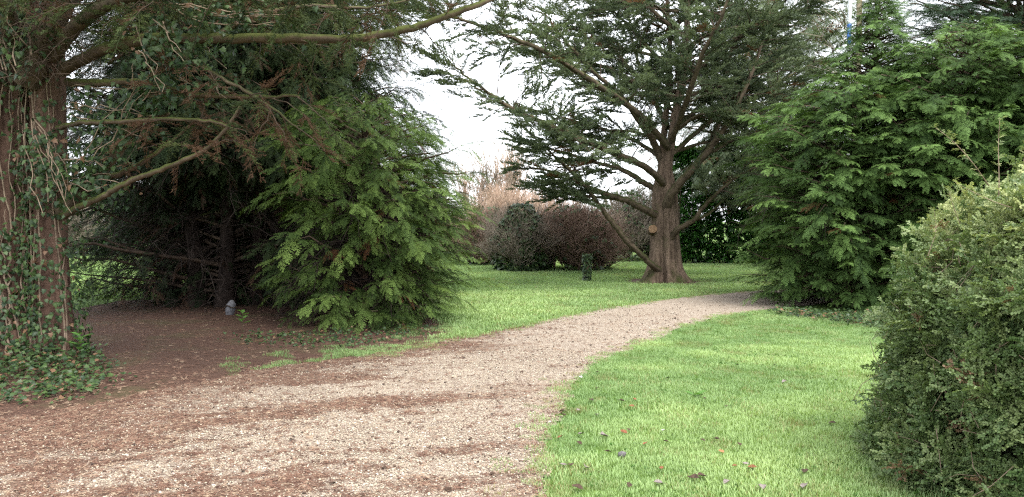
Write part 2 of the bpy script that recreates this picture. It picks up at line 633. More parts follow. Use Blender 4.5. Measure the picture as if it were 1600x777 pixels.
PATH_POLY = np.vstack([ragged(edge_r, 0.15, 3), ragged(edge_l, 0.16, 8)])
LITTER_POLY = np.array([tuple(G(*p)) for p in [(690, 532), (640, 549), (560, 566), (450, 580), (350, 597), (200, 632), (80, 655), (0, 668)]] +
                       [(-9, 6.0), (-12, 7.5), (-11, 11.5), (-9.6, 13.5)] +
                       [tuple(G(*p)) for p in [(115, 484), (190, 470), (300, 466), (420, 466), (560, 470), (640, 478), (690, 500), (715, 520)]])

def litter_amount(x, y):
    """how much brown needle litter lies on the gravel"""
    xr = x * 0.94 + y * 0.34
    yr = -x * 0.34 + y * 0.94
    warp = (fbm(x * 0.8, y * 0.8, 31) - 0.5) * 1.6
    band = fbm(xr * 0.42 + warp * 0.5, yr * 2.1 + warp, 41, 4)
    fine = fbm(x * 3.5, y * 6.0, 51, 3)
    # under the big tree and along the left edge the litter closes up; the wheel tracks in the middle stay clean
    dl = np.min(np.hypot(x[:, None] - edge_l[None, ::4, 0], y[:, None] - edge_l[None, ::4, 1]), axis=1)
    dr = np.min(np.hypot(x[:, None] - edge_r[None, ::4, 0], y[:, None] - edge_r[None, ::4, 1]), axis=1)
    bias = 0.62 * np.exp(-dl / 0.55) * sstep(13.5, 9.5, y) + 0.62 * sstep(-1.4, -4.6, x) + 0.20 * sstep(0.3, -2.2, x) * sstep(13, 10, y)
    bias += 0.42 * np.exp(-dr / 0.22) * sstep(9.5, 6.5, y)
    v = sstep(0.47, 0.74, band + 0.45 * (fine - 0.5) + bias * 0.22)
    streak = sstep(0.60, 0.70, fbm(xr * 0.55 + warp, yr * 4.2 + warp * 1.5, 71, 3) + 0.2 * (fine - 0.5)) * sstep(1.2, -0.8, x) * sstep(12, 9, y)
    keep = 0.18 + 0.72 * np.clip(sstep(1.2, -1.6, x) + 0.4 * np.exp(-dr / 0.3), 0, 1)
    keep *= 0.35 + 0.65 * sstep(14, 10.5, y)
    return np.clip(np.maximum(v * keep * .85, streak * .62) + 0.60 * bias + .035, 0, 1)


def path_mesh():
    st = 0.055
    x0, x1, y0, y1 = -9.0, 8.0, 1.2, 20.0
    nx, ny = int((x1 - x0) / st), int((y1 - y0) / st)
    X, Y = np.meshgrid(x0 + st * np.arange(nx + 1), y0 + st * np.arange(ny + 1), indexing='ij')
    cx, cy_ = X[:-1, :-1] + st / 2, Y[:-1, :-1] + st / 2
    inn = inside(PATH_POLY, cx, cy_)
    I, J = np.nonzero(inn)
    vid = -np.ones(X.shape, int)
    corners = [(I, J), (I + 1, J), (I + 1, J + 1), (I, J + 1)]
    for a, b in corners:
        vid[a, b] = 0
    used = vid == 0
    vid[used] = np.arange(used.sum())
    x, y = X[used], Y[used]
    lit = np.concatenate([litter_amount(x[k:k + 4000], y[k:k + 4000]) for k in range(0, len(x), 4000)])
    mb = MB()
    z = 0.006 + 0.006 * fbm(x * 2.5, y * 2.5, 61)
    mb.add(np.stack([x, y, z], 1), None, np.stack([vid[a, b] for a, b in corners], 1), lit)
    o = mb.obj('gravel_path', gravel_mat(), attr='litter', kind='structure')
    tag(o, 'cream gravel path streaked with brown needle litter, curving between the lawns', None)
    return o


path_mesh()
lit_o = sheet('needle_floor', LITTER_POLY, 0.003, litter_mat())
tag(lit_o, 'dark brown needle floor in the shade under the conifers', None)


th = np.linspace(0, 6.283, 40, endpoint=False)
rr = 1.0 + .55 * vnoise(th * 1.9 + 4, th * 0, 19) + .25 * np.maximum(0, np.cos(th + .6))
tx, ty = W(1037, 440, 20.2)[:2]
soil_o = sheet('bare_soil', np.c_[tx + rr * np.cos(th), ty + rr * np.sin(th)], 0.004, bpy.data.materials['needle_floor'])
tag(soil_o, 'ring of bare reddish soil round the foot of the old cypress', None)
# ------------------------------------------------------------------ reusable leaf and twig shapes (unit size)
def frond(seed, n=8, spread=0.42, leaflets=3, droop=0.30, ang=(52, 30)):
    """flat drooping spray of scale foliage: rachis, side branchlets, leaflets"""
    r = np.random.default_rng(seed)
    mb = MB()

    def bend(P):
        P = np.array(P, float)
        z = -droop * P[:, 0] ** 2 - 0.55 * P[:, 1] ** 2 + P[:, 2]
        return np.stack([P[:, 0] * (1 - 0.08 * P[:, 0]), P[:, 1], z], 1)
    mb.add(bend([(0, -.012, 0), (0, .012, 0), (.5, .01, 0), (.5, -.01, 0), (1, 0, 0)]), [(3, 2, 4)], [(0, 1, 2, 3)], [0, 0, .3, .3, 1])
    for k in range(n):
        for sd in (-1, 1):
            t = (k + 0.5 + r.uniform(-.25, .25) + 0.22 * sd) / n
            t = min(max(t, 0.03), 0.97)
            l = spread * (1 - t) ** 0.65 * (0.45 + 0.55 * min(1, t / 0.25)) * r.uniform(.8, 1.2) + 0.05
            a = math.radians(ang[0] * (1 - t) + ang[1] * t + r.uniform(-7, 7))
            d = np.array([math.cos(a), sd * math.sin(a), 0])
            q = np.array([-d[1], d[0], 0])
            b = np.array([t, 0, 0])
            zz = r.uniform(-.03, .03)
            e = b + d * l + np.array([0, 0, zz])
            w = .016
            mb.add(bend([b - q * w, b + q * w, e]), [(0, 1, 2)], None, [.1, .1, 1])
            for j in range(leaflets):
                u = (j + .7) / (leaflets + .3)
                c = b + d * l * u + np.array([0, 0, zz * u])
                ll = (0.30 * l * (1 - u) + 0.035) * r.uniform(.8, 1.25)
                for s2 in (-1, 1):
                    dd = d * math.cos(.75) + q * s2 * math.sin(.75)
                    qq = np.array([-dd[1], dd[0], 0])
                    tp = c + dd * ll + np.array([0, 0, r.uniform(-.02, .012)])
                    ww = 0.017
                    mb.add(bend([c - qq * ww * .6, c + dd * ll * .55 + qq * ww, tp, c + dd * ll * .5 - qq * ww]), None, [(0, 3, 2, 1)],
                           [.2 + .3 * u, .5 + .3 * u, .7 + .3 * u, .5 + .3 * u])
    return mb


def tuft(seed, n=22, length=0.34, thick=0.022, flat=0.55):
    """bushy cypress shoot: short spikes all round a stem, as scale-leaved plumes"""
    r = np.random.default_rng(seed)
    mb = MB()
    mb.tube([(0, 0, 0), (.5, 0, .02), (.95, 0, .05)], [.012, .009, .004], 3, False, a=0)
    for k in range(n):
        t = (k + r.uniform(0, 1)) / n
        ph = r.uniform(0, 2 * math.pi)
        a = math.radians(r.uniform(28, 62) * (1 - .4 * t))
        d = np.array([math.cos(a), math.sin(a) * math.cos(ph), math.sin(a) * math.sin(ph) * flat + .12])
        d /= np.linalg.norm(d)
        b = np.array([t, 0, .05 * t])
        l = length * (1 - .55 * t) * r.uniform(.7, 1.25)
        q = np.cross(d, r.normal(size=3))
        q /= np.linalg.norm(q)
        p = np.cross(d, q)
        e = b + d * l
        m = b + d * l * .5
        mb.add([b, m + q * thick, e, m - q * thick], None, [(0, 1, 2, 3)], [.1, .5, 1, .5])
        for j in range(4):
            u = r.uniform(.3, .95)
            c = b + d * l * u
            f = d * .6 + (q * r.uniform(-1, 1) + p * r.uniform(-1, 1)) * .8
            f /= np.linalg.norm(f)
            ll = l * .38 * r.uniform(.6, 1.2)
            g2 = np.cross(f, r.normal(size=3))
            g2 /= np.linalg.norm(g2)
            mb.add([c - g2 * thick * .5, c + g2 * thick * .5, c + f * ll], [(0, 1, 2)], None, [.4, .4, 1])
    return mb


def spray_cluster(seed, fronds=8, droop=.35, flen=(.34, .52), roll=.35, **kw):
    """end of a bough: a drooping stem that carries several flat fronds"""
    r = np.random.default_rng(seed * 31)
    mb = MB()
    t = np.linspace(0, 1, 5)
    stem = lambda u: np.array([u * (1 - .1 * u), .03 * math.sin(5 * u + seed), .10 * u - droop * u * u])
    mb.tube([stem(u) for u in t * .9], np.linspace(.011, .004, 5), 3, False, a=0)
    base = [frond(seed * 10 + k, **kw) for k in range(3)]
    for k in range(fronds):
        u = .08 + .9 * (k + r.uniform(-.2, .2)) / (fronds - 1)
        u = min(max(u, .02), .97)
        sd = 1 if k % 2 else -1
        a = sd * math.radians(r.uniform(28, 62)) * (1.05 - .75 * u)
        d = np.array([math.cos(a), math.sin(a), .12 - droop * 1.3 * u + r.normal() * .12])
        up = np.array([r.normal() * .15, r.normal() * roll, 1.0])
        mb.merge(base[k % 3], d, up, stem(u), r.uniform(*flen) * (1.1 - .35 * u))
    return mb


def tuft_cluster(seed, tufts=9, droop=.12, tlen=(.30, .48), lift=.25, **kw):
    """end of a cypress branch: a plate of bushy shoots"""
    r = np.random.default_rng(seed * 37)
    mb = MB()
    stem = lambda u: np.array([u, .05 * math.sin(5 * u + seed), .06 * u - droop * u * u])
    mb.tube([stem(u) for u in np.linspace(0, .95, 5)], np.linspace(.014, .005, 5), 3, False, a=0)
    base = [tuft(seed * 10 + k, **kw) for k in range(3)]
    for k in range(tufts):
        u = min(max(.1 + .88 * (k + r.uniform(-.3, .3)) / (tufts - 1), .05), .98)
        a = (1 if k % 2 else -1) * math.radians(r.uniform(15, 75)) * (1.05 - .8 * u)
        d = np.array([math.cos(a), math.sin(a), lift * r.uniform(-.6, 1.4)])
        mb.merge(base[k % 3], d, np.array([0, r.normal() * .3, 1.0]), stem(u), r.uniform(*tlen) * (1.1 - .3 * u))
    return mb


def ivy_leaf(fold=0.15):
    o = np.array([(0, 0), (-.08, .22), (-.02, .50), (.26, .30), (.42, .46), (.58, .24), (1.0, 0), (.58, -.24), (.42, -.46), (.26, -.30), (-.02, -.50), (-.08, -.22)])
    z = -fold * np.abs(o[:, 1]) * 1.2 - .18 * o[:, 0] ** 2
    V = np.vstack([np.c_[o, z], [[.3, 0, .03]]])
    mb = MB()
    mb.add(V, [(i, (i + 1) % 12, 12) for i in range(12)][::-1] and [((i + 1) % 12, i, 12) for i in range(12)], None, [.3] * 12 + [.9])
    return mb


def leaf_shape(mb, b, d, up, l, w, a0=.4, a1=1.0, fold=.2):
    d = d / np.linalg.norm(d)
    q = np.cross(up, d)
    q /= max(np.linalg.norm(q), 1e-6)
    n = np.cross(d, q)
    P = [b, b + d * l * .35 + q * w + n * fold * w, b + d * l * .75 + q * w * .75 + n * fold * w, b + d * l - n * l * .06,
         b + d * l * .75 - q * w * .75 + n * fold * w, b + d * l * .35 - q * w + n * fold * w]
    mb.add(P, None, [(0, 1, 2, 3), (0, 3, 4, 5)], [a0, a1, a1, a1, a1, a1])


def small_sprig(seed, twigs=7, pairs=8, leaf=.068):
    """branched twig with opposite pairs of small oval leaves"""
    r = np.random.default_rng(seed)
    mb = MB()
    stem = lambda u: np.array([u, .05 * math.sin(4 * u + seed), .10 * math.sin(2.4 * u) - .12 * u * u])
    axes = [(np.array([stem(u) for u in np.linspace(0, 1, 5)]), 9)]
    for k in range(twigs):
        b = stem((k + .6) / (twigs + .4))
        d = norm(np.array([.75, (1 if k % 2 else -1) * r.uniform(.5, 1.0), r.uniform(-.25, .55)]))
        l = r.uniform(.30, .50) * (1.1 - .4 * k / twigs)
        axes.append((b + d * l * np.linspace(0, 1, 4)[:, None] + np.array([0, 0, -.05]) * np.linspace(0, 1, 4)[:, None] ** 2, pairs))
    for C, np_ in axes:
        mb.tube(C, np.linspace(.008, .003, len(C)), 3, False, a=0)
        T = norm(C[-1] - C[0])
        for k in range(np_):
            u = (k + .8) / np_ * (len(C) - 1)
            i = min(int(u), len(C) - 2)
            b = C[i] + (C[i + 1] - C[i]) * (u - i)
            sv = norm(np.cross(np.array([0, 0, 1.0]), T) + r.normal(size=3) * .3)
            for sd in (-1, 1):
                d = T * r.uniform(.2, .7) + sv * sd + np.array([0, 0, r.uniform(-.2, .35)])
                leaf_shape(mb, b, d, norm(np.array([0, 0, 1.0]) + r.normal(size=3) * .45), leaf * r.uniform(.75, 1.2), leaf * .40, .15 + .4 * k / np_, r.uniform(.4, 1), .12)
    return mb


def big_leaf_clump(seed, n=9):
    r = np.random.default_rng(seed)
    mb = MB()
    for k in range(n):
        ph = k * 2.4 + r.uniform(-.4, .4)
        el = r.uniform(-.25, .8)
        d = np.array([.5 + r.uniform(-.2, .3), math.cos(ph), math.sin(ph) * .6 + el * .3])
        leaf_shape(mb, np.array([r.uniform(0, .3), 0, 0]), d, np.array([.4, 0, 1.0]), r.uniform(.7, 1.0), .17, .2, r.uniform(.3, 1))
    return mb


def twig_bundle(seed, shoots=12, spread=.45, r0=.008, sides=3):
    """fan of bare upright shoots with side twigs, one unit tall"""
    r = np.random.default_rng(seed)
    mb = MB()
    for k in range(shoots):
        ph, sp = r.uniform(0, 6.28), spread * math.sqrt(r.uniform(0, 1))
        h = r.uniform(.65, 1.0)
        w = r.normal(size=(5, 3)) * .025
        w[0] = 0
        t = np.linspace(0, 1, 5)[:, None]
        P = np.c_[np.cos(ph) * sp * t ** 1.2, np.sin(ph) * sp * t ** 1.2, h * t] + w
        mb.tube(P, np.linspace(r0, r0 * .35, 5), sides, False, a=t[:, 0].repeat(sides))
        for j in range(5):
            u = r.uniform(.3, .92)
            i = int(u * 4)
            b = P[i] + (P[min(i + 1, 4)] - P[i]) * (u * 4 - i)
            d = norm(np.array([r.normal() * .6, r.normal() * .6, .75]))
            l = r.uniform(.12, .30)
            mb.tube([b, b + d * l * .5 + r.normal(size=3) * .012, b + d * l], [r0 * .5, r0 * .4, r0 * .22], sides, False, a=u)
    return mb


def grass_tuft(seed, n=46, rad=.10, h=(.028, .062), w=.0024, lean=.75):
    r = np.random.default_rng(seed)
    mb = MB()
    for k in range(n):
        a, rr = r.uniform(0, 6.28), rad * math.sqrt(r.uniform(0, 1))
        b = np.array([math.cos(a) * rr, math.sin(a) * rr, 0])
        hh = r.uniform(*h)
        ph = r.uniform(0, 6.28)
        d = np.array([math.cos(ph), math.sin(ph), 0]) * hh * lean * r.uniform(.2, 1.1)
        q = np.array([-math.sin(ph), math.cos(ph), 0]) * w * r.uniform(.7, 1.3)
        m = b + d * .35 + np.array([0, 0, hh * .62])
        mb.add([b - q, b + q, m + q * .8, m - q * .8, b + d + np.array([0, 0, hh])], [(3, 2, 4)], [(0, 1, 2, 3)], [0, 0, .6, .6, 1])
    return mb


def pebble(seed):
    r = np.random.default_rng(seed)
    t = (1 + 5 ** .5) / 2
    V = norm(np.array([(-1, t, 0), (1, t, 0), (-1, -t, 0), (1, -t, 0), (0, -1, t), (0, 1, t), (0, -1, -t), (0, 1, -t), (t, 0, -1), (t, 0, 1), (-t, 0, -1), (-t, 0, 1)], float))
    V = V * r.uniform(.75, 1.2, (12, 1)) * np.array([r.uniform(.8, 1.2), r.uniform(.7, 1.0), r.uniform(.45, .7)])
    T = [(0, 11, 5), (0, 5, 1), (0, 1, 7), (0, 7, 10), (0, 10, 11), (1, 5, 9), (5, 11, 4), (11, 10, 2), (10, 7, 6), (7, 1, 8), (3, 9, 4), (3, 4, 2), (3, 2, 6), (3, 6, 8), (3, 8, 9), (4, 9, 5), (2, 4, 11), (6, 2, 10), (8, 6, 7), (9, 8, 1)]
    mb = MB()
    mb.add(V, T)
    return mb


def needle_bits(seed, n=9):
    """a pinch of dead needle twigs lying flat"""
    r = np.random.default_rng(seed)
    mb = MB()
    for k in range(n):
        c = np.r_[r.normal(size=2) * .45, r.uniform(.02, .16)]
        ph = r.uniform(0, 6.28)
        l = r.uniform(.25, .8)
        d = np.array([math.cos(ph), math.sin(ph), r.uniform(-.12, .12)]) * l * .5
        q = np.array([-math.sin(ph), math.cos(ph), 0]) * .045
        u = np.array([0, 0, .05])
        mb.add([c - d - q, c - d + q, c + d + q * .5, c + d - q * .5, c + u], [(0, 3, 4), (3, 2, 4), (2, 1, 4), (1, 0, 4)])
    return mb


def src(kind, mat, count, fn, **kw):
    return [source(kind, fn(s + 1, **kw), mat) for s in range(count)]


# ------------------------------------------------------------------ plants: shared builders
UP = np.array([0.0, 0, 1])


class Leaves:
    """where leaf shapes go: place, direction, upper side, size, share of dead brown"""

    def __init__(self):
        self.P, self.D, self.U, self.S, self.X = [], [], [], [], []

    def add(self, p, d, u, s, dead=0.0):
        p = np.atleast_2d(np.asarray(p, float))
        n = len(p)
        self.P.append(p)
        self.D.append(np.broadcast_to(np.asarray(d, float), (n, 3)))
        self.U.append(np.broadcast_to(np.asarray(u, float), (n, 3)))
        self.S.append(np.broadcast_to(np.asarray(s, float), (n,)))
        self.X.append(np.broadcast_to(np.asarray(dead, float), (n,)))

    def build(self, name, sources, parent, kind='stuff', tint=None):
        return scatter(name, np.vstack(self.P), quats(np.vstack(self.D), np.vstack(self.U)), np.concatenate(self.S), sources, parent,
                       tint, np.concatenate(self.X), kind)

    def count(self):
        return sum(len(p) for p in self.P)


def limb_curve(P, n, wob, seed):
    C = smooth_path(P, n)
    r = np.random.default_rng(seed)
    w = r.normal(size=C.shape) * wob
    w[0] = 0
    return C + w


def along(C, u):
    """points and tangents at shares u of polyline C"""
    seg = np.linalg.norm(np.diff(C, axis=0), axis=1)
    cum = np.r_[0, np.cumsum(seg)]
    s_ = np.asarray(u) * cum[-1]
    i = np.clip(np.searchsorted(cum, s_) - 1, 0, len(C) - 2)
    f = ((s_ - cum[i]) / np.maximum(seg[i], 1e-6))[:, None]
    return C[i] + (C[i + 1] - C[i]) * f, norm(C[i + 1] - C[i])


def conifer(name, label, base, H, prof, srcs, n_br=230, z0=0.15, spray=(0.4, 0.7), rise=0.35, trunk_r=0.16, dead_twigs=90, seed=1, keep=None,
            per_m=5.0, trunks=((0, 0, 0, 0),), droop=(0.15, 0.65), group=None, inner=0.30, trunk_mat=None, dead_in=0.0, n_limb=26, vary=(.68, 1.12), zpow=1.15):
    """cypress: trunk(s), boughs that rise and then droop at the tips, flat sprays along their outer part"""
    r = np.random.default_rng(seed)
    bx, by = base
    T = thing(name, label, 'tree', (bx, by, 0), group)
    tm = trunk_mat or M_bark_red
    for (ox, oy, lx, ly) in trunks:
        mb = MB()
        t = np.linspace(0, 1, 12)
        P = np.c_[bx + ox + lx * t + r.normal(size=12) * .02, by + oy + ly * t + r.normal(size=12) * .02, t * H * .93]
        R = trunk_r * (1 - t) ** 1.1 + .008
        R[0] *= 1.35
        mb.tube(P, R, 9, True, .08)
        mb.obj('trunk', tm, T)
    lv, tw, big = Leaves(), MB(), 0
    n = 7
    t = np.linspace(0, 1, n)
    BP, BR = [], []
    for i in range(n_br):
        f = (i + r.uniform(0, 1)) / n_br
        zt = z0 + (H - z0) * (f ** zpow)
        az = i * 2.39996 + r.uniform(-.5, .5)
        R = prof(zt / H, az) * r.uniform(*vary)
        ox, oy, lx, ly = trunks[r.integers(len(trunks))]
        zs = max(.12, zt - rise * R * r.uniform(.6, 1.2))
        tx, ty = bx + ox + lx * zs / H, by + oy + ly * zs / H
        mx_, my_ = np.mean([k[2] for k in trunks]), np.mean([k[3] for k in trunks])
        ex, ey = bx + mx_ * zt / H + R * math.cos(az), by + my_ * zt / H + R * math.sin(az)
        if keep and not keep(ex, ey, zt, r):
            continue
        zc = zs + (zt - zs) * (t * 1.5 - .5 * t ** 3)
        P = np.c_[tx + (ex - tx) * t, ty + (ey - ty) * t, zc] + r.normal(size=(n, 3)) * .035 * R * t[:, None]
        P[:, 2] = np.maximum(P[:, 2], .05)
        L = np.linalg.norm(P[-1] - P[0])
        rad = (.008 + .011 * R) * (1 - t) ** .8 + .004
        if big < n_limb and R > .8 and i % max(1, n_br // (n_limb + 1)) == 0:
            lm = MB()
            lm.tube(P, rad * 1.3, 6)
            lm.obj('limb', M_limb, T)
            big += 1
        else:
            BP.append(P)
            BR.append(rad)
        ns = max(2, int(L * (1 - inner) * per_m))
        u = np.repeat(inner + (1 - inner) * (np.arange(ns) + r.uniform(0, 1, ns)) / ns, 2)
        sd = np.tile([-1.0, 1.0], ns)
        p, tg = along(P, u)
        h = norm(np.c_[tg[:, :2], np.zeros(2 * ns)])
        a = sd * np.radians(r.uniform(20, 80, 2 * ns) * (1.1 - .6 * u))
        ca, sa = np.cos(a), np.sin(a)
        d0 = np.c_[h[:, 0] * ca - h[:, 1] * sa, h[:, 0] * sa + h[:, 1] * ca, np.zeros(2 * ns)]
        q = p + d0 * (r.uniform(.0, .14, 2 * ns) * (1.2 - u))[:, None] + np.c_[np.zeros((2 * ns, 2)), r.uniform(-.08, .05, 2 * ns)]
        d = norm(d0 + np.c_[np.zeros((2 * ns, 2)), .12 - r.uniform(*droop, 2 * ns)])
        lv.add(q, d, norm(UP + r.normal(size=(2 * ns, 3)) * .38), r.uniform(*spray, 2 * ns) * (1.0 - .25 * u) * min(1.0, .42 + .5 * R), (r.random(2 * ns) < dead_in * (1.15 - u)) * 1.0)
        lv.add(P[-1], norm(P[-1] - P[-2] + np.array([0, 0, -.06])), UP, r.uniform(*spray) * min(1.0, .42 + .5 * R))
    tw.tubes(np.array(BP), np.array(BR), 4)
    tw.obj('branches', M_twig, T, kind='stuff')
    if dead_twigs:
        dmb = MB()
        az, z = r.uniform(0, 6.28, dead_twigs), r.uniform(.3, H * .6, dead_twigs)
        R = np.array([prof(z_ / H, a_) for z_, a_ in zip(z, az)]) * r.uniform(.5, .98, dead_twigs)
        tk = np.array([trunks[k] for k in r.integers(0, len(trunks), dead_twigs)])
        tt = np.linspace(0, 1, 6)
        P = np.stack([bx + tk[:, :1] + (R * np.cos(az))[:, None] * tt, by + tk[:, 1:2] + (R * np.sin(az))[:, None] * tt,
                      z[:, None] + R[:, None] * (.25 * tt - .45 * tt ** 2)], -1) + r.normal(size=(dead_twigs, 6, 3)) * .05
        P[..., 2] = np.maximum(P[..., 2], .06)
        dmb.tubes(P, np.linspace(.013, .004, 6), 3)
        m = 11
        b = P[:, 1:][np.arange(dead_twigs)[:, None], r.integers(0, 5, (dead_twigs, m))].reshape(-1, 3)
        d = norm(np.repeat(np.c_[np.cos(az), np.sin(az), np.full(dead_twigs, -.3)], m, 0) + r.normal(size=(len(b), 3)) * .7)
        l = r.uniform(.15, .6, (len(b), 1))
        dmb.tubes(np.stack([b, b + d * l * .5 + r.normal(size=b.shape) * .03, b + d * l + np.array([0, 0, -.06])], 1), np.array([.006, .0045, .002]), 3)
        dmb.obj('dead_twigs', M_deadtwig, T, kind='stuff')
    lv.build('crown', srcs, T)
    print(name, seed, lv.count())
    return T


def prof_bulge(R0, R1, top=1.0, rough=.16, seed=0, pw=.8):
    """radius over height: R0 low down, R1 at the widest, to nothing at the top"""
    def f(h, az):
        n = 1 + rough * (2 * vnoise(np.array([az * 1.6 + 20]), np.array([h * 7]), seed)[0] - 1) * 1.6
        if h < .4:
            r = R0 + (R1 - R0) * sstep(0, .35, h)
        else:
            r = R1 * max(0.0, 1 - ((h - .4) / .6) ** 2.0) ** pw
        return max(.10, float(r * n))
    return f


FR = dict(n=6, leaflets=2)
S_lawson = src('lawson_spray', M_lawson, 6, spray_cluster, droop=.16, spread=.36, roll=.22, **FR)
S_thuja = src('green_spray', M_thuja, 6, spray_cluster, droop=.28, spread=.34, **FR)
S_dark = src('dark_spray', M_dark, 3, spray_cluster, droop=.45, fronds=7, spread=.34, **FR)
S_dull = src('dull_spray', M_dull, 3, spray_cluster, droop=.45, fronds=7, spread=.32, **FR)
S_grey = src('grey_spray', M_macro, 3, spray_cluster, droop=.35, fronds=7, spread=.32, **FR)
S_blue = src('blue_spray', M_blue, 3, spray_cluster, droop=.10, spread=.30, roll=.6, **FR)
S_macro = src('cypress_tuft', M_macro, 4, tuft_cluster, thick=.050, n=20, length=.42)
S_over = src('overhang_tuft', M_over, 4, tuft_cluster, droop=.30, lift=.1, thick=.030, n=16, length=.38, tlen=(.26, .42))
S_ivy = [source('ivy_leaf', ivy_leaf(f), M_ivy) for f in (.05, .2, .4)]
S_laurel = src('laurel_clump', M_laurel, 3, big_leaf_clump)
S_small = src('small_leaf_sprig', M_box, 4, small_sprig)
# ------------------------------------------------------------------ the great tree beyond the path
def fluted_trunk(T, cx, cy, r_of, H, lobes, mat, n=100, m=120, seed=3, lean=(0, 0), name='trunk'):
    r = np.random.default_rng(seed)
    z = np.concatenate([np.linspace(-.05, .6, n // 3, endpoint=False), np.linspace(.6, H, n - n // 3)])
    th = np.linspace(0, 2 * math.pi, m, endpoint=False)
    Z, TH = np.meshgrid(z, th, indexing='ij')
    R = r_of(Z)
    lob = sum(a * np.cos(k * TH + ph + tw * Z) for k, a, ph, tw in lobes)
    flare = np.exp(-np.maximum(Z, 0) / .45)
    R = R * (1 + lob * (1 + 1.3 * flare))
    R = R * (1 + .10 * (fbm(TH * 5.1 + 9, Z * .9, seed) - .5) + .09 * (fbm(TH * 14 + 3, Z * .9, seed + 4, 3) - .5) + .12 * (fbm(TH * 26 + 3, Z * 1.4, seed + 6, 2) - .5))
    X = cx + lean[0] * Z + R * np.cos(TH)
    Y = cy + lean[1] * Z + R * np.sin(TH)
    i, j = np.meshgrid(np.arange(n - 1), np.arange(m), indexing='ij')
    j2 = (j + 1) % m
    q = np.stack([i * m + j, i * m + j2, (i + 1) * m + j2, (i + 1) * m + j], -1).reshape(-1, 4)
    mb = MB()
    mb.add(np.stack([X, Y, Z], -1).reshape(-1, 3), None, q)
    return mb.obj(name, mat, T)


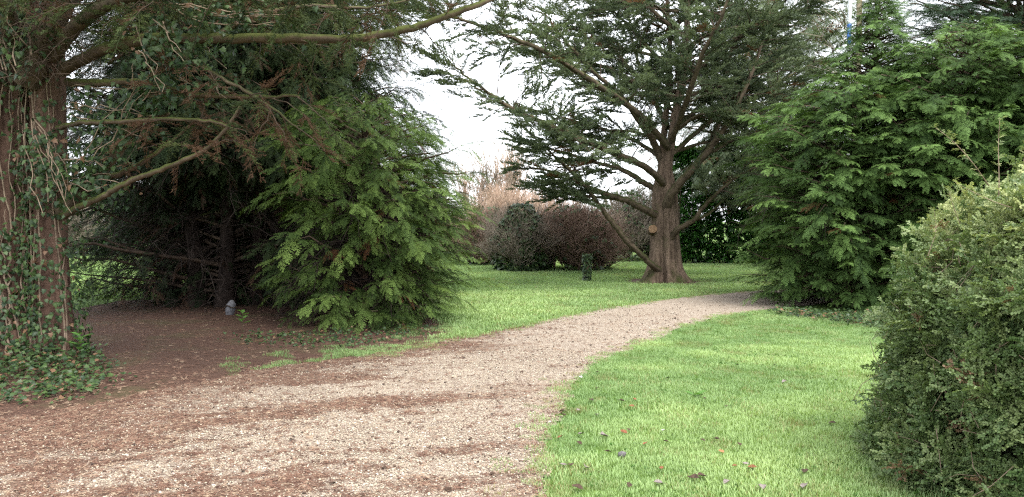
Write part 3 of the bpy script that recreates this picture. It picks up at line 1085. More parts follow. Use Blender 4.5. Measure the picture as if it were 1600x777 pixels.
def centre_tree():
    cx, cy = W(1037, 440, 20.2)[:2]
    T = thing('cypress_tree', 'old cypress with fluted bare trunk and wide open crown, standing alone on the far lawn', 'tree', (cx, cy, 0))
    tr = fluted_trunk(T, cx, cy, lambda z: .37 + .20 * np.exp(-np.maximum(z, 0) / .22) - .035 * z - .16 * sstep(2.2, 3.5, z), 3.5,
                      [(5, .085, .4, .12), (3, .06, 1.9, .25), (2, .05, .2, 0), (9, .045, 1, .3)], M_bark_grey)
    r = np.random.default_rng(5)
    # sawn-off stub facing the camera
    c = W(1020, 358, 19.68)
    st = MB()
    st.tube([c + (0.05, .45, -.03), c + (0, .1, 0), c], [.15, .13, .115], 12, False, .05)
    so = st.obj('sawn_stub', M_bark_grey, T)
    ct = MB()
    th = np.linspace(0, 6.283, 14, endpoint=False)
    fc = c + (0, -.004, 0)
    ct.add(np.vstack([np.c_[fc[0] + .112 * np.cos(th), np.full(14, fc[1]), fc[2] + .105 * np.sin(th)], fc + (0, -.012, 0)]), [(i, (i + 1) % 14, 14) for i in range(14)])
    ct.obj('cut_face', M_cut, so)
    ww, hh = .15, .15
    limbs = [   # pixel paths with depth, radius at base and tip
        ([(1030, 424, 20.0), (1012, 408, 19.6), (975, 372, 19.1), (943, 330, 18.7), (905, 280, 18.3), (878, 255, 18.1), (845, 225, 17.8)], .115, .03),
        ([(1034, 340, 20.2), (1008, 328, 19.8), (975, 312, 19.5), (945, 303, 19.2), (910, 288, 18.9), (870, 270, 18.5), (820, 262, 18.1)], .15, .03),
        ([(975, 312, 19.5), (940, 308, 19.3), (900, 306, 19.0), (862, 296, 18.6)], .06, .02),
        ([(1034, 300, 20.3), (1005, 285, 20.3), (972, 265, 20.5), (930, 254, 20.7), (880, 238, 20.9), (820, 225, 21.2)], .12, .025),
        ([(1040, 270, 20.3), (1022, 225, 20.1), (1000, 190, 19.8), (970, 150, 19.4), (930, 115, 19.0), (880, 60, 18.5), (850, 20, 18.2)], .14, .03),
        ([(1035, 145, 20.2), (1005, 135, 20.2), (950, 107, 20.1), (890, 92, 20.0), (845, 80, 19.8), (790, 40, 19.5)], .10, .025),
        ([(1060, 160, 20.2), (1035, 145, 20.2), (990, 115, 20.6), (950, 65, 21.0), (905, 35, 21.4)], .11, .03),
        ([(1042, 320, 20.2), (1043, 262, 20.2), (1055, 180, 20.2), (1070, 100, 20.1), (1074, 20, 20.1), (1080, -70, 20.0), (1084, -180, 20.0), (1086, -300, 20)], .20, .03),
        ([(1036, 320, 20.4), (1034, 250, 20.5), (1040, 180, 20.6), (1047, 100, 20.8), (1044, 20, 21.0), (1030, -80, 21.2), (1015, -170, 21.4)], .15, .03),
        ([(1040, 330, 20.1), (1048, 305, 19.8), (1066, 282, 19.6), (1098, 246, 19.3), (1132, 200, 19.1), (1160, 148, 18.9), (1185, 85, 18.8), (1205, 10, 18.8)], .19, .03),
        ([(1098, 246, 19.3), (1140, 222, 19.6), (1190, 206, 19.9), (1240, 190, 20.2)], .07, .02),
        ([(1046, 376, 20.0), (1060, 358, 19.8), (1082, 345, 19.6), (1104, 318, 19.4), (1128, 295, 19.2), (1160, 272, 19.0), (1195, 255, 18.8)], .12, .025),
        ([(1082, 345, 19.6), (1108, 334, 19.8), (1135, 308, 20.0), (1165, 290, 20.1)], .06, .02),
        ([(1045, 310, 20.3), (1075, 270, 20.6), (1110, 225, 21.0), (1130, 160, 21.4), (1138, 100, 21.6), (1152, 40, 21.8), (1156, -40, 22)], .15, .03),
        ([(1040, 290, 20.1), (1010, 262, 19.2), (960, 240, 18.2), (900, 215, 17.2), (845, 190, 16.4), (800, 170, 15.9), (750, 135, 15.6), (705, 100, 15.4)], .13, .025),
        ([(1044, 230, 20.0), (1000, 180, 18.8), (930, 130, 17.6), (860, 85, 16.8), (790, 55, 16.2), (720, 30, 15.8), (660, 15, 15.6)], .12, .025),
        ([(1050, 220, 20), (1075, 150, 18.6), (1100, 80, 17.6), (1130, 20, 17.0), (1150, -50, 16.6)], .11, .03),
        ([(1050, 240, 20.2), (1110, 190, 20.6), (1180, 150, 21.0), (1250, 110, 21.4), (1300, 85, 21.6)], .10, .02),
        ([(1062, 140, 20.2), (1110, 90, 20.0), (1170, 50, 19.8), (1240, 20, 19.6), (1290, 0, 19.5)], .09, .02),
        ([(1072, 60, 20.1), (1010, 10, 20.0), (950, -30, 20.0), (880, -60, 19.8)], .09, .02),
        ([(1050, 120, 20.7), (1000, 60, 21.5), (960, 20, 22.2), (900, -20, 23)], .09, .02),
        ([(1078, -40, 20.0), (1140, -80, 19.6), (1220, -100, 19.2)], .08, .02),
        ([(1044, 200, 20.4), (1010, 130, 22.2), (990, 70, 23.6), (980, 10, 24.6)], .10, .02),
        ([(1060, 200, 20.4), (1110, 150, 22.2), (1160, 110, 23.6), (1230, 70, 24.6)], .10, .02),
        ([(1040, 250, 20.3), (980, 215, 21.8), (900, 190, 22.8), (830, 170, 23.4)], .09, .02),
    ]
    for k in range(20):                                     # more boughs round the leaders, to all sides
        a, L = k * 2.39996 + .4, r.uniform(1.3, 3.0)
        z0 = 3.4 + 5.2 * k / 20
        b = np.array([cx + .10 + .035 * z0, cy, z0])
        o_ = np.array([math.cos(a), math.sin(a), 0]) * L
        limbs.append((np.array([b, b + o_ * .5 + np.array([0, 0, .35]), b + o_ + np.array([0, 0, .30])]), .07, .02))
    lv, tw = Leaves(), MB()
    dead_c = np.array([W(920, 235, 18.8), W(1080, 215, 19.5), W(905, 245, 18.5)])
    for li, (path, r0, r1) in enumerate(limbs):
        C = limb_curve(path if isinstance(path, np.ndarray) else pts(*path), 6 * len(path), .009, 100 + li)
        n = len(C)
        t = np.linspace(0, 1, n)
        mb = MB()
        mb.tube(C, .66 * r0 * (1 - t) ** .8 + r1 * .40, 8, True, .07)
        mb.obj('limb', M_limb if li not in (7, 8) else M_bark_grey, T)
        Lt = np.linalg.norm(np.diff(C, axis=0), axis=1).sum()
        bare = {0: .50, 1: .40, 2: .3, 7: .22, 8: .30, 9: .38, 11: .42, 12: .4}.get(li, .24)
        nb = int(Lt * (1 - bare) * 7.8)
        u = bare + (1 - bare) * (np.arange(nb) + r.uniform(0, 1, nb)) / nb
        p, tg = along(C, u)
        az = r.uniform(0, 6.28, nb)
        out = norm(np.c_[p[:, 0] - cx, p[:, 1] - cy, np.zeros(nb)] + 1e-3)
        d = norm(np.c_[np.cos(az), np.sin(az), r.uniform(-.35, .55, nb)] + out * .5 + tg * .5)
        l = r.uniform(.35, 1.5, nb) * (1.15 - .5 * u)
        tt = np.linspace(0, 1, 6)[None, :, None]
        B = p[:, None] + d[:, None] * l[:, None, None] * tt + UP * (-.12 * l[:, None, None] * tt ** 2) + r.normal(size=(nb, 6, 3)) * .03 * tt
        tw.tubes(B, np.linspace(.016, .005, 6), 3)
        side = norm(np.cross(d, UP))
        for k in range(nb):
            m = max(2, int(l[k] * 4.2))
            v = .25 + .75 * (np.arange(m) + r.uniform(0, 1, m)) / m
            bp, btg = along(B[k], v)
            sd = r.choice([-1.0, 1.0], m)[:, None]
            dd = norm(btg * .7 + side[k] * sd * r.uniform(.1, .9, (m, 1)) + np.c_[np.zeros((m, 2)), r.uniform(-.15, .30, m)])
            near = np.min(np.linalg.norm(bp[:, None] - dead_c[None], axis=2), axis=1)
            lv.add(bp, dd, norm(UP + r.normal(size=(m, 3)) * .22), r.uniform(.32, .62, m), (r.random(m) < np.where(near < .45, .7, .02)) * 1.0)
        lv.add(B[:, -1], norm(d), UP, r.uniform(.28, .48, nb))
    tw.obj('twigs', M_twig, T, kind='stuff')
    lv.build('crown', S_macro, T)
    print('centre tufts', lv.count())


centre_tree()
# ------------------------------------------------------------------ the big overhanging tree on the left
def dress(C, bare, per_m, lv, tw, r, lens, z_bias, scl, dead=0.02, tuft_per_m=10):
    """side branchlets with foliage along a limb"""
    Lt = np.linalg.norm(np.diff(C, axis=0), axis=1).sum()
    nb = max(1, int(Lt * (1 - bare) * per_m))
    u = bare + (1 - bare) * (np.arange(nb) + r.uniform(0, 1, nb)) / nb
    p, tg = along(C, u)
    az = r.uniform(0, 6.28, nb)
    d = norm(np.c_[np.cos(az), np.sin(az), r.uniform(*z_bias, nb)] + tg * .7)
    l = r.uniform(*lens, nb)
    tt = np.linspace(0, 1, 6)[None, :, None]
    B = p[:, None] + d[:, None] * l[:, None, None] * tt + UP * (-.16 * l[:, None, None] * tt ** 2) + r.normal(size=(nb, 6, 3)) * .025 * tt
    tw.tubes(B, np.linspace(.008, .003, 6), 3)
    side = norm(np.cross(d, UP) + 1e-4)
    for k in range(nb):
        m = max(2, int(l[k] * tuft_per_m))
        bp, btg = along(B[k], r.uniform(.2, 1, m))
        sd = r.choice([-1.0, 1.0], (m, 1))
        dd = norm(btg * .7 + side[k] * sd * r.uniform(.1, .9, (m, 1)) + np.c_[np.zeros((m, 2)), r.uniform(-.6, .15, m)])
        lv.add(bp, dd, norm(UP + r.normal(size=(m, 3)) * .3), r.uniform(*scl, m), (r.random(m) < dead) * 1.0)


LT = (-6.02, 8.95)


def left_tree():
    r = np.random.default_rng(21)
    T = thing('overhanging_cypress', 'massive reddish trunk wrapped in ivy, with mossy limbs reaching over the path', 'tree', (*LT, 0))
    fluted_trunk(T, LT[0], LT[1], lambda z: .58 + .22 * np.exp(-np.maximum(z, 0) / .4) - .02 * z, 7.5,
                 [(4, .05, .6, .1), (3, .06, 2.2, .15), (7, .035, 1, .2)], M_bark_red, seed=9)
    fluted_trunk(T, LT[0] + .68, LT[1] - .10, lambda z: .20 + .12 * np.exp(-np.maximum(z, 0) / .4) - .006 * z, 7.2,
                 [(3, .07, .6, .2), (5, .04, 2.2, .3)], M_bark_red, n=60, m=60, seed=14, name='stem', lean=(.01, 0))
    lv, tw = Leaves(), MB()
    limbs = [  # path, r0, r1, mat, bare, per_m, lens, dead
        ([(95, 112, 8.7), (130, 92, 8.5), (180, 70, 8.2), (250, 60, 8.0), (330, 60, 7.9), (450, 60, 7.8), (560, 60, 7.8), (640, 45, 7.9), (705, 22, 8.0), (775, -5, 8.2), (850, -50, 8.5)], .050, .018, M_limb_moss, .38, 4.5, (.3, .9), .05),
        ([(105, 128, 8.75), (150, 130, 8.6), (200, 128, 8.5), (245, 133, 8.4), (300, 146, 8.2), (380, 152, 8.1), (470, 150, 8.0)], .036, .012, M_limb_moss, .45, 6, (.3, .8), .55),
        ([(85, 345, 8.8), (120, 325, 8.5), (160, 307, 8.3), (200, 285, 8.1), (260, 262, 7.9), (318, 236, 7.8), (350, 205, 7.7), (380, 160, 7.7)], .030, .010, M_limb_moss, .70, 5, (.2, .6), .6),
        ([(110, 330, 8.8), (150, 285, 8.9), (195, 268, 9.0), (235, 245, 9.0), (275, 215, 9.1), (310, 185, 9.1)], .030, .010, M_limb_moss, .6, 5, (.2, .5), .7),
        ([(85, 335, 8.8), (125, 305, 8.7), (150, 275, 8.7), (180, 240, 8.6), (205, 208, 8.6), (232, 190, 8.6), (265, 178, 8.5)], .085, .016, M_limb, .6, 4, (.2, .6), .5),
        ([(90, 200, 8.7), (130, 192, 8.4), (190, 190, 8.2), (250, 186, 8.0), (330, 190, 7.8), (372, 205, 7.7)], .024, .008, M_limb_moss, .5, 6, (.2, .5), .8),
        ([(40, 130, 8.6), (70, 60, 8.4), (100, 10, 8.3), (120, -60, 8.2), (135, -150, 8.1)], .11, .03, M_limb, .25, 5, (.4, .9), .3),
        ([(80, 90, 8.6), (110, 50, 8.3), (160, 10, 8.0), (240, -15, 7.7), (340, -25, 7.5), (450, -30, 7.4), (560, -32, 7.4), (680, -40, 7.4)], .07, .015, M_limb, .12, 13, (.4, .9), .12),
        ([(60, 20, 8.9), (160, -20, 9.3), (280, -15, 9.6), (420, -20, 9.8), (560, -15, 9.9), (700, -20, 10), (820, -25, 10.2)], .08, .015, M_limb, .12, 13, (.5, 1.1), .08),
        ([(20, 60, 8.4), (5, 10, 8.0), (-30, -50, 7.6), (-60, -120, 7.2)], .09, .02, M_limb, .1, 6, (.4, .8), .2),
        ([(30, -60, 8.8), (160, -90, 7.6), (330, -120, 6.7), (520, -140, 6.2), (700, -150, 6.0)], .09, .02, M_limb, .15, 6, (.4, 1.0), .05),
        ([(30, -60, 8.8), (220, -110, 10.0), (430, -120, 11.0), (640, -100, 11.6), (800, -80, 12)], .09, .02, M_limb, .15, 6, (.5, 1.1), .05),
        ([(240, 60, 8.0), (300, 95, 7.9), (360, 130, 7.9), (420, 165, 7.9), (470, 205, 7.9)], .020, .006, M_limb, .2, 7, (.2, .6), .85),
        ([(330, 60, 7.9), (400, 25, 8.0), (480, 10, 8.2), (560, 12, 8.4), (640, 0, 8.6)], .025, .008, M_limb, .1, 7, (.3, .7), .2),
    ]
    for li, (path, r0, r1, mat, bare, per_m, lens, dead) in enumerate(limbs):
        C = limb_curve(pts(*path), 6 * len(path), .005, 300 + li)
        t = np.linspace(0, 1, len(C))
        mb = MB()
        mb.tube(C, r0 * (1 - t) ** .7 + r1, 8, True, .08)
        mb.obj('limb', mat, T)
        dress(C, bare, per_m, lv, tw, r, lens, (-.55, .35), (.22, .42), dead, 7)
    # the rest of the crown, high above the picture, that keeps the ground below in shade
    for k in range(26):
        a = k * 2.39996
        L = r.uniform(2.5, 6.0)
        z0 = r.uniform(5.6, 9.5)
        e = np.array([LT[0] + L * math.cos(a), LT[1] + L * math.sin(a), z0 + r.uniform(.3, 1.2)])
        C = limb_curve(np.array([[LT[0], LT[1], z0 - .4], [LT[0] + .5 * L * math.cos(a), LT[1] + .5 * L * math.sin(a), z0 + .5], e]), 12, .03, 360 + k)
        mb = MB()
        mb.tube(C, np.linspace(.08, .02, 12), 6)
        mb.obj('limb', M_limb, T)
        dress(C, .12, 5, lv, tw, r, (.6, 1.5), (-.3, .3), (.5, .8), .03, 4)
    # tangle of fine dead twigs around the fork
    p = np.array([W(a, b, c) for a, b, c in zip(r.uniform(10, 130, 260), r.uniform(0, 120, 260), r.uniform(8.0, 8.6, 260))])
    d = norm(r.normal(size=(260, 3)) + np.array([.3, -.4, -.3]))
    l = r.uniform(.12, .45, (260, 1))
    tw.tubes(np.stack([p, p + d * l * .5 + r.normal(size=(260, 3)) * .05, p + d * l + np.array([0, 0, -.05])], 1), np.array([.005, .004, .002]), 3)
    tw.obj('twigs', M_twig, T, kind='stuff')
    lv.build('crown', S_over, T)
    print('left tufts', lv.count())


left_tree()


def left_ivy():
    r = np.random.default_rng(33)
    T = thing('climbing_ivy', 'ivy climbing the massive reddish trunk, pale stems below and dark green leaves', 'ivy', (LT[0] + .3, LT[1] - .7, 0))
    vm = MB()
    for k in range(60):        # pale woody stems crawling up the bark, on the side in view
        a = r.uniform(-2.9, -.1)
        z = np.linspace(.1, r.uniform(1.6, 4.2), 22)
        aa = a + np.cumsum(r.normal(size=22)) * .055
        R = .58 + .22 * np.exp(-z / .4) - .02 * z + .035
        R = R * (1 + .05 * np.cos(4 * aa + .6 + .1 * z) + .06 * np.cos(3 * aa + 2.2 + .15 * z) + .035 * np.cos(7 * aa + 1 + .2 * z)) + .012
        P = np.c_[LT[0] + R * np.cos(aa), LT[1] + R * np.sin(aa), z]
        vm.tube(P, np.linspace(r.uniform(.009, .018), .005, 22), 4, False)
    for k in range(6):
        a = r.uniform(-2.6, -.6)
        z = np.linspace(.1, r.uniform(3, 4.6), 22)
        aa = a + np.cumsum(r.normal(size=22)) * .08
        R = .24 + .1 * np.exp(-z / .4)
        vm.tube(np.c_[LT[0] + .68 + R * np.cos(aa), LT[1] - .1 + R * np.sin(aa), z], np.linspace(.012, .005, 22), 4, False)
    lv = Leaves()

    def leaf(p, nrm, s):
        d = norm(np.array([0, 0, -1.0]) + nrm * .45 + r.normal(size=3) * .45)
        lv.add(p, d, norm(nrm + np.array([0, 0, .35]) + r.normal(size=3) * .3), s, 1.0 if r.random() < .04 else 0)
    for k in range(7000):      # on the main trunk: thick below, thin in the middle, thick again high up
        z = r.uniform(0, 4.6)
        a = r.uniform(-3.1, .5)
        pr = 1.0 if z < 1.5 else (.16 if z < 3.4 else .7)
        if .9 < z < 2.4:
            pr = max(pr, .75 * sstep(-1.0, -.35, a))
        if r.random() > pr * (.35 + .9 * vnoise(np.array([a * 3]), np.array([z * 2.5]), 7)[0]):
            continue
        R = .66 + .22 * math.exp(-z / .4) - .02 * z + r.uniform(.0, .10)
        nrm = np.array([math.cos(a), math.sin(a), 0])
        leaf(np.array([LT[0], LT[1], z]) + nrm * R, nrm, r.uniform(.035, .068))
    for k in range(2600):      # on the second stem
        z = r.uniform(0, 4.2)
        a = r.uniform(-3.1, .9)
        pr = 1.0 if z < 1.4 else .55
        if r.random() > pr * (.15 + 1.1 * vnoise(np.array([a * 2]), np.array([z * 2.2]), 17)[0]):
            continue
        R = .27 + .12 * math.exp(-z / .4) + r.uniform(.0, .10)
        nrm = np.array([math.cos(a), math.sin(a), 0])
        leaf(np.array([LT[0] + .68, LT[1] - .1, z]) + nrm * R, nrm, r.uniform(.035, .065))
    # swags hanging in the limbs
    for (a, b, n, sp) in [((240, 70, 8.0), (285, 120, 8.0), 330, .26), ((285, 60, 8.0), (330, 105, 7.9), 240, .24), ((220, 165, 8.4), (255, 130, 8.3), 230, .13), ((130, 170, 8.6), (215, 185, 8.4), 240, .15),
                          ((90, 270, 8.6), (160, 285, 8.5), 400, .20), ((150, 245, 8.5), (220, 165, 8.4), 380, .17), ((60, 210, 8.3), (90, 300, 8.3), 200, .14), ((20, 95, 8.2), (0, 20, 8.2), 330, .25), ((300, 20, 7.9), (420, 30, 7.9), 260, .18)]:
        A, B = W(*a), W(*b)
        for k in range(7):
            t_ = np.linspace(-.15, 1.15, 8)[:, None]
            vm.tube(A + (B - A) * t_ + r.normal(size=3) * sp * .45 + np.cumsum(r.normal(size=(8, 3)), axis=0) * .03, np.linspace(.008, .004, 8), 4, False)
        for k in range(n):
            p = A + (B - A) * r.uniform(-.1, 1.1) + r.normal(size=3) * sp * np.array([.8, .6, .8])
            leaf(p, norm(np.array([r.normal() * .8, -1.0, .3 + r.normal() * .3])), r.uniform(.036, .075))
    lv.build('leaves', S_ivy, T)
    vm.obj('stems', M_vine, T, kind='stuff')


left_ivy()


def ivy_patch(name, label, poly, n, h, size, seed, mound=None):
    r = np.random.default_rng(seed)
    P = np.array(poly)
    lo, hi = P.min(0), P.max(0)
    c = P.mean(0)
    T = thing(name, label, 'ivy', (c[0], c[1], 0))
    x, y = r.uniform(lo[0], hi[0], n * 4), r.uniform(lo[1], hi[1], n * 4)
    k = inside(P, x, y) & (r.random(n * 4) < .25 + 1.1 * vnoise(x * 3, y * 3, seed + 3))
    x, y = x[k][:n], y[k][:n]
    x, y = x + r.normal(size=len(x)) * .10, y + r.normal(size=len(x)) * .10
    n = len(x)
    z = (mound(x, y) if mound else 0) + h * r.uniform(.1, 1, n) ** 1.5 * (.4 + vnoise(x * 4, y * 4, seed))
    lv, st = Leaves(), MB()
    p = np.c_[x, y, z]
    lv.add(p, norm(np.c_[r.normal(size=n), r.normal(size=n) - .5, np.full(n, -.15)]), norm(UP + r.normal(size=(n, 3)) * .45 + np.array([0, -.3, 0])), r.uniform(*size, n), (r.random(n) < .10) * 1.0)
    lv.build('leaves', S_ivy, T)
    b = p[::6]
    g0 = b * np.array([1, 1, 0]) + np.c_[r.normal(size=(len(b), 2)) * .06, np.zeros(len(b))]
    st.tubes(np.stack([g0, b], 1), np.array([.003, .002]), 3)
    st.obj('stems', M_twig, T, kind='stuff')
    return T


trunk_pool = [tuple(G(*p)) for p in [(-120, 560), (-120, 650), (0, 632), (70, 632), (130, 622), (172, 598), (165, 566), (125, 548), (60, 545)]]
ivy_patch('ivy_patch', 'mound of green ivy round the foot of the massive trunk', trunk_pool, 3000, .15, (.030, .062), 51,
          mound=lambda x, y: .22 * np.exp(-(np.hypot(x - LT[0] - .25, y - LT[1] + .55) / .75) ** 2))
ivy_patch('ivy_patch', 'low dark ivy strip along the foot of the green cypress by the gravel',
          [tuple(G(*p)) for p in [(350, 528), (400, 540), (470, 545), (540, 543), (620, 534), (690, 520), (660, 508), (530, 520), (450, 524)]], 1000, .10, (.028, .05), 52)
ivy_patch('ivy_patch', 'low dark ivy strip at the foot of the tall cypress hedge',
          [tuple(G(*p)) for p in [(1190, 490), (1260, 499), (1330, 508), (1400, 520), (1480, 526), (1480, 505), (1380, 497), (1260, 488)]], 2300, .14, (.035, .06), 53)

# ------------------------------------------------------------------ the dark conifers on the left
AX, AY = W(335, 478, 14.6)[:2]
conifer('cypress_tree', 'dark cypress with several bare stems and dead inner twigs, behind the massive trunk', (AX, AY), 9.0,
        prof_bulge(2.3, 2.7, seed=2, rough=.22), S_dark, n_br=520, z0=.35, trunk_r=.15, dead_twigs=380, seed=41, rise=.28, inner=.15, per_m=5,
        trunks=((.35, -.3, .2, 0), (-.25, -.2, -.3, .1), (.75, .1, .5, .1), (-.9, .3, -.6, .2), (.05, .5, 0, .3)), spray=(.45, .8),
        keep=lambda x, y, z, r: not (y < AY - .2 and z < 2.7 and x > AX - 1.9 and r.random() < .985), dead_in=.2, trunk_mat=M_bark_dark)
BX, BY = W(572, 500, 12.3)[:2]


def prof_b(h, az):
    z = h * 3.6
    n = 1 + .24 * (2 * vnoise(np.array([az * 1.9 + 30]), np.array([z * 1.3]), 5)[0] - 1)
    r_ = np.interp(z, [0, .5, 1.6, 2.2, 2.7, 3.1, 3.4, 3.6], [1.40, 1.55, 1.60, 1.55, 1.38, 1.1, .75, .4])
    return float(r_ * n)


conifer('cypress_tree', 'bright green cypress with feathery sprays down to the ground beside the gravel', (BX, BY), 3.6, prof_b, S_thuja,
        n_br=270, z0=.10, trunk_r=.10, dead_twigs=190, seed=43, rise=.38, per_m=6, spray=(.32, .66), droop=(-.1, .6), inner=.45, zpow=.9, vary=(.64, 1.04), dead_in=.04,
        keep=lambda x, y, z, r: not (x < BX - .55 and y < BY + .4 and z < 2.7 and r.random() < .70))
CX, CY = W(495, 470, 15.0)[:2]


def prof_c(h, az):
    z = h * 9.5
    n = 1 + .20 * (2 * vnoise(np.array([az * 1.7 + 60]), np.array([z * .8]), 15)[0] - 1)
    return float(np.interp(z, [0, 1.5, 3, 3.6, 4.3, 5.2, 7.5, 9.5], [1.9, 2.2, 2.35, 2.3, 1.95, 1.7, 1.2, .1]) * n * (1.25 if math.cos(az) < -.2 else 1.0))


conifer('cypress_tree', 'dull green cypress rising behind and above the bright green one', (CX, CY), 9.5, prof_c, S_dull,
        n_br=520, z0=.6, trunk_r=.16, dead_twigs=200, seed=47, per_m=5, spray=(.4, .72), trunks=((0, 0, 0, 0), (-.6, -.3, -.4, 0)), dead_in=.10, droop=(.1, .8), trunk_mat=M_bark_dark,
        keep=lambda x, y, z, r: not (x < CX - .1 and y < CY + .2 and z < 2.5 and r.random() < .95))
EX, EY = W(330, 455, 18.8)[:2]  # extra tree, added to block the light from behind the dark conifers
conifer('cypress_tree', 'added dark cypress furthest back, blocking light behind the bare stems', (EX, EY), 8.5, prof_bulge(2.0, 2.4, seed=52, rough=.2), S_dark,
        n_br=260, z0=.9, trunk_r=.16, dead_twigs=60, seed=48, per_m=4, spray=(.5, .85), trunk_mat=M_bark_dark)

# ------------------------------------------------------------------ the tall cypress hedge on the right
HX, HY = 6.45, 14.75


def hedge_prof(zs, rs, H, k):
    def f(h, az):
        z = h * H
        n = 1 + .22 * (2 * vnoise(np.array([az * 2.3 + k]), np.array([z * 1.5]), k)[0] - 1)
        return float(np.interp(z, zs, rs) * n)
    return f


HD = dict(z0=.12, rise=.30, per_m=5.5, spray=(.36, .68), droop=(-.15, .42), inner=.40, vary=(.66, 1.08), zpow=.92, group='cypresses grown into a tall hedge', dead_in=.02)
conifer('cypress_tree', 'lush green cypress with pale drooping tips where the path turns behind it', (HX, HY), 5.9,
        hedge_prof([0, .5, 1.5, 2.6, 3.2, 3.7, 4.2, 4.7, 5.2, 5.9], [1.75, 1.85, 1.9, 1.95, 1.95, 1.7, 1.15, .60, .45, .15], 5.9, 25), S_lawson, n_br=560, trunk_r=.14, dead_twigs=60, seed=61,
        trunks=((0, 0, .55, 0),), **HD)
conifer('cypress_tree', 'lush green cypress filling the hedge between its two neighbours', (8.35, 14.1), 5.2,
        hedge_prof([0, .5, 1.5, 2.6, 3.4, 4.2, 4.7, 5.2], [1.9, 2.0, 2.1, 2.1, 2.05, 1.75, 1.2, .3], 5.2, 35), S_lawson, n_br=560, trunk_r=.14, dead_twigs=40, seed=69, **HD)
conifer('cypress_tree', 'lush green cypress directly behind the clipped small-leaved bush', (10.3, 13.0), 5.3,
        hedge_prof([0, .5, 1.5, 2.6, 3.4, 4.2, 4.8, 5.3], [1.9, 2.1, 2.3, 2.3, 2.2, 1.8, 1.2, .3], 5.3, 45), S_lawson, n_br=520, trunk_r=.14, dead_twigs=50, seed=67, **HD)
conifer('cypress_tree', 'blue-green feathery cypress rising behind the lush hedge at the upper corner', (11.9, 18.0), 10.0, prof_bulge(2.5, 2.9, seed=22, rough=.3, pw=.4), S_blue, n_br=560, z0=.6,
        trunk_r=.15, dead_twigs=30, seed=71, per_m=4, spray=(.45, .8), droop=(-.3, .3))
conifer('cypress_tree', 'blue-green cypress tip leaning in over the lush hedge at the photo edge', (12.2, 15.2), 6.4, prof_bulge(1.5, 1.9, seed=26, rough=.2), S_blue, n_br=300, z0=.6,
        trunk_r=.12, dead_twigs=20, seed=73, per_m=4, spray=(.45, .7), droop=(0, .5))
bx, by = W(1205, 400, 28.5)[:2]
conifer('cypress_tree', 'tall grey-green conifer standing behind the old cypress and the laurel hedge', (bx, by), 13, prof_bulge(2.6, 3.4, seed=29, rough=.3, pw=.6), S_grey, n_br=260, z0=2.6,
        trunk_r=.28, dead_twigs=60, seed=79, per_m=3.2, spray=(.7, 1.2), droop=(0, .7), dead_in=.15, trunk_mat=M_bark_grey)
# ------------------------------------------------------------------ far hedges and bare shrubs
def leaf_hedge(name, label, A, B, height, thick, n, srcs, size, seed, cat='hedge'):
    r = np.random.default_rng(seed)
    A, B = np.array(A, float), np.array(B, float)
    ax = norm(B - A)
    L = np.linalg.norm(B - A)
    nr = np.array([ax[1], -ax[0]])
    if nr[1] > 0:
        nr = -nr                                             # the side towards the camera
    T = thing(name, label, cat, (*(A + B) / 2, 0))
    lv, st = Leaves(), MB()
    s_ = r.uniform(0, L, n)
    top = r.random(n) < .22
    bulge = (fbm(s_ * .7, np.full(n, seed * 1.0), seed) - .5) * .8
    z = np.where(top, height + bulge * .6 + r.uniform(-.25, .15, n), r.uniform(.02, 1, n) * (height + bulge * .6))
    o = np.where(top, r.uniform(-thick / 2, thick / 2, n), (thick / 2 + (fbm(s_ * .9, z * .9, seed + 1) - .5) * .9 - np.abs(r.normal(size=n)) * .22) * np.where(r.random(n) < .12, -1, 1))
    d = np.where(top[:, None], np.r_[nr * .4, 1.0], np.c_[nr[None] * np.sign(o)[:, None], np.full(n, .25)])
    lv.add(np.c_[A + ax * s_[:, None] + nr * o[:, None], z], norm(d + r.normal(size=(n, 3)) * .45), norm(UP + r.normal(size=(n, 3)) * .3), r.uniform(*size, n))
    m = int(L * 12)
    b = A + ax * r.uniform(0, L, (m, 1)) + nr * r.uniform(-.3, .3, (m, 1)) * thick
    t = np.linspace(0, 1, 5)
    e_ = r.normal(size=(m, 2)) * .5
    st.tubes(np.stack([b[:, :1] + e_[:, :1] * t, b[:, 1:] + e_[:, 1:] * t, np.broadcast_to(t * height * .85, (m, 5))], -1) + r.normal(size=(m, 5, 3)) * .04, np.linspace(.022, .006, 5), 4)
    st.obj('stems', M_twig, T, kind='stuff')
    lv.build('leaves', srcs, T)
    return T


leaf_hedge('laurel_hedge', 'glossy dark laurel hedge at the back of the lawn, right of the old trunk', (6.0, 29.2), (17, 27.5), 4.0, 1.5, 10500, S_laurel, (.13, .22), 81)
leaf_hedge('boundary_hedge', 'dim green hedge far behind the dark conifers', (-26, 36), (-3.5, 40), 3.0, 1.6, 3600, S_laurel, (.2, .36), 82)

S_redtw = src('red_twigs', M_red_twig, 3, twig_bundle, shoots=15, r0=.007)
S_greytw = src('grey_twigs', M_grey_twig, 3, twig_bundle, shoots=12, r0=.007)
S_orange = src('orange_twigs', M_orange_twig, 3, twig_bundle, shoots=16, r0=.006, spread=.28)


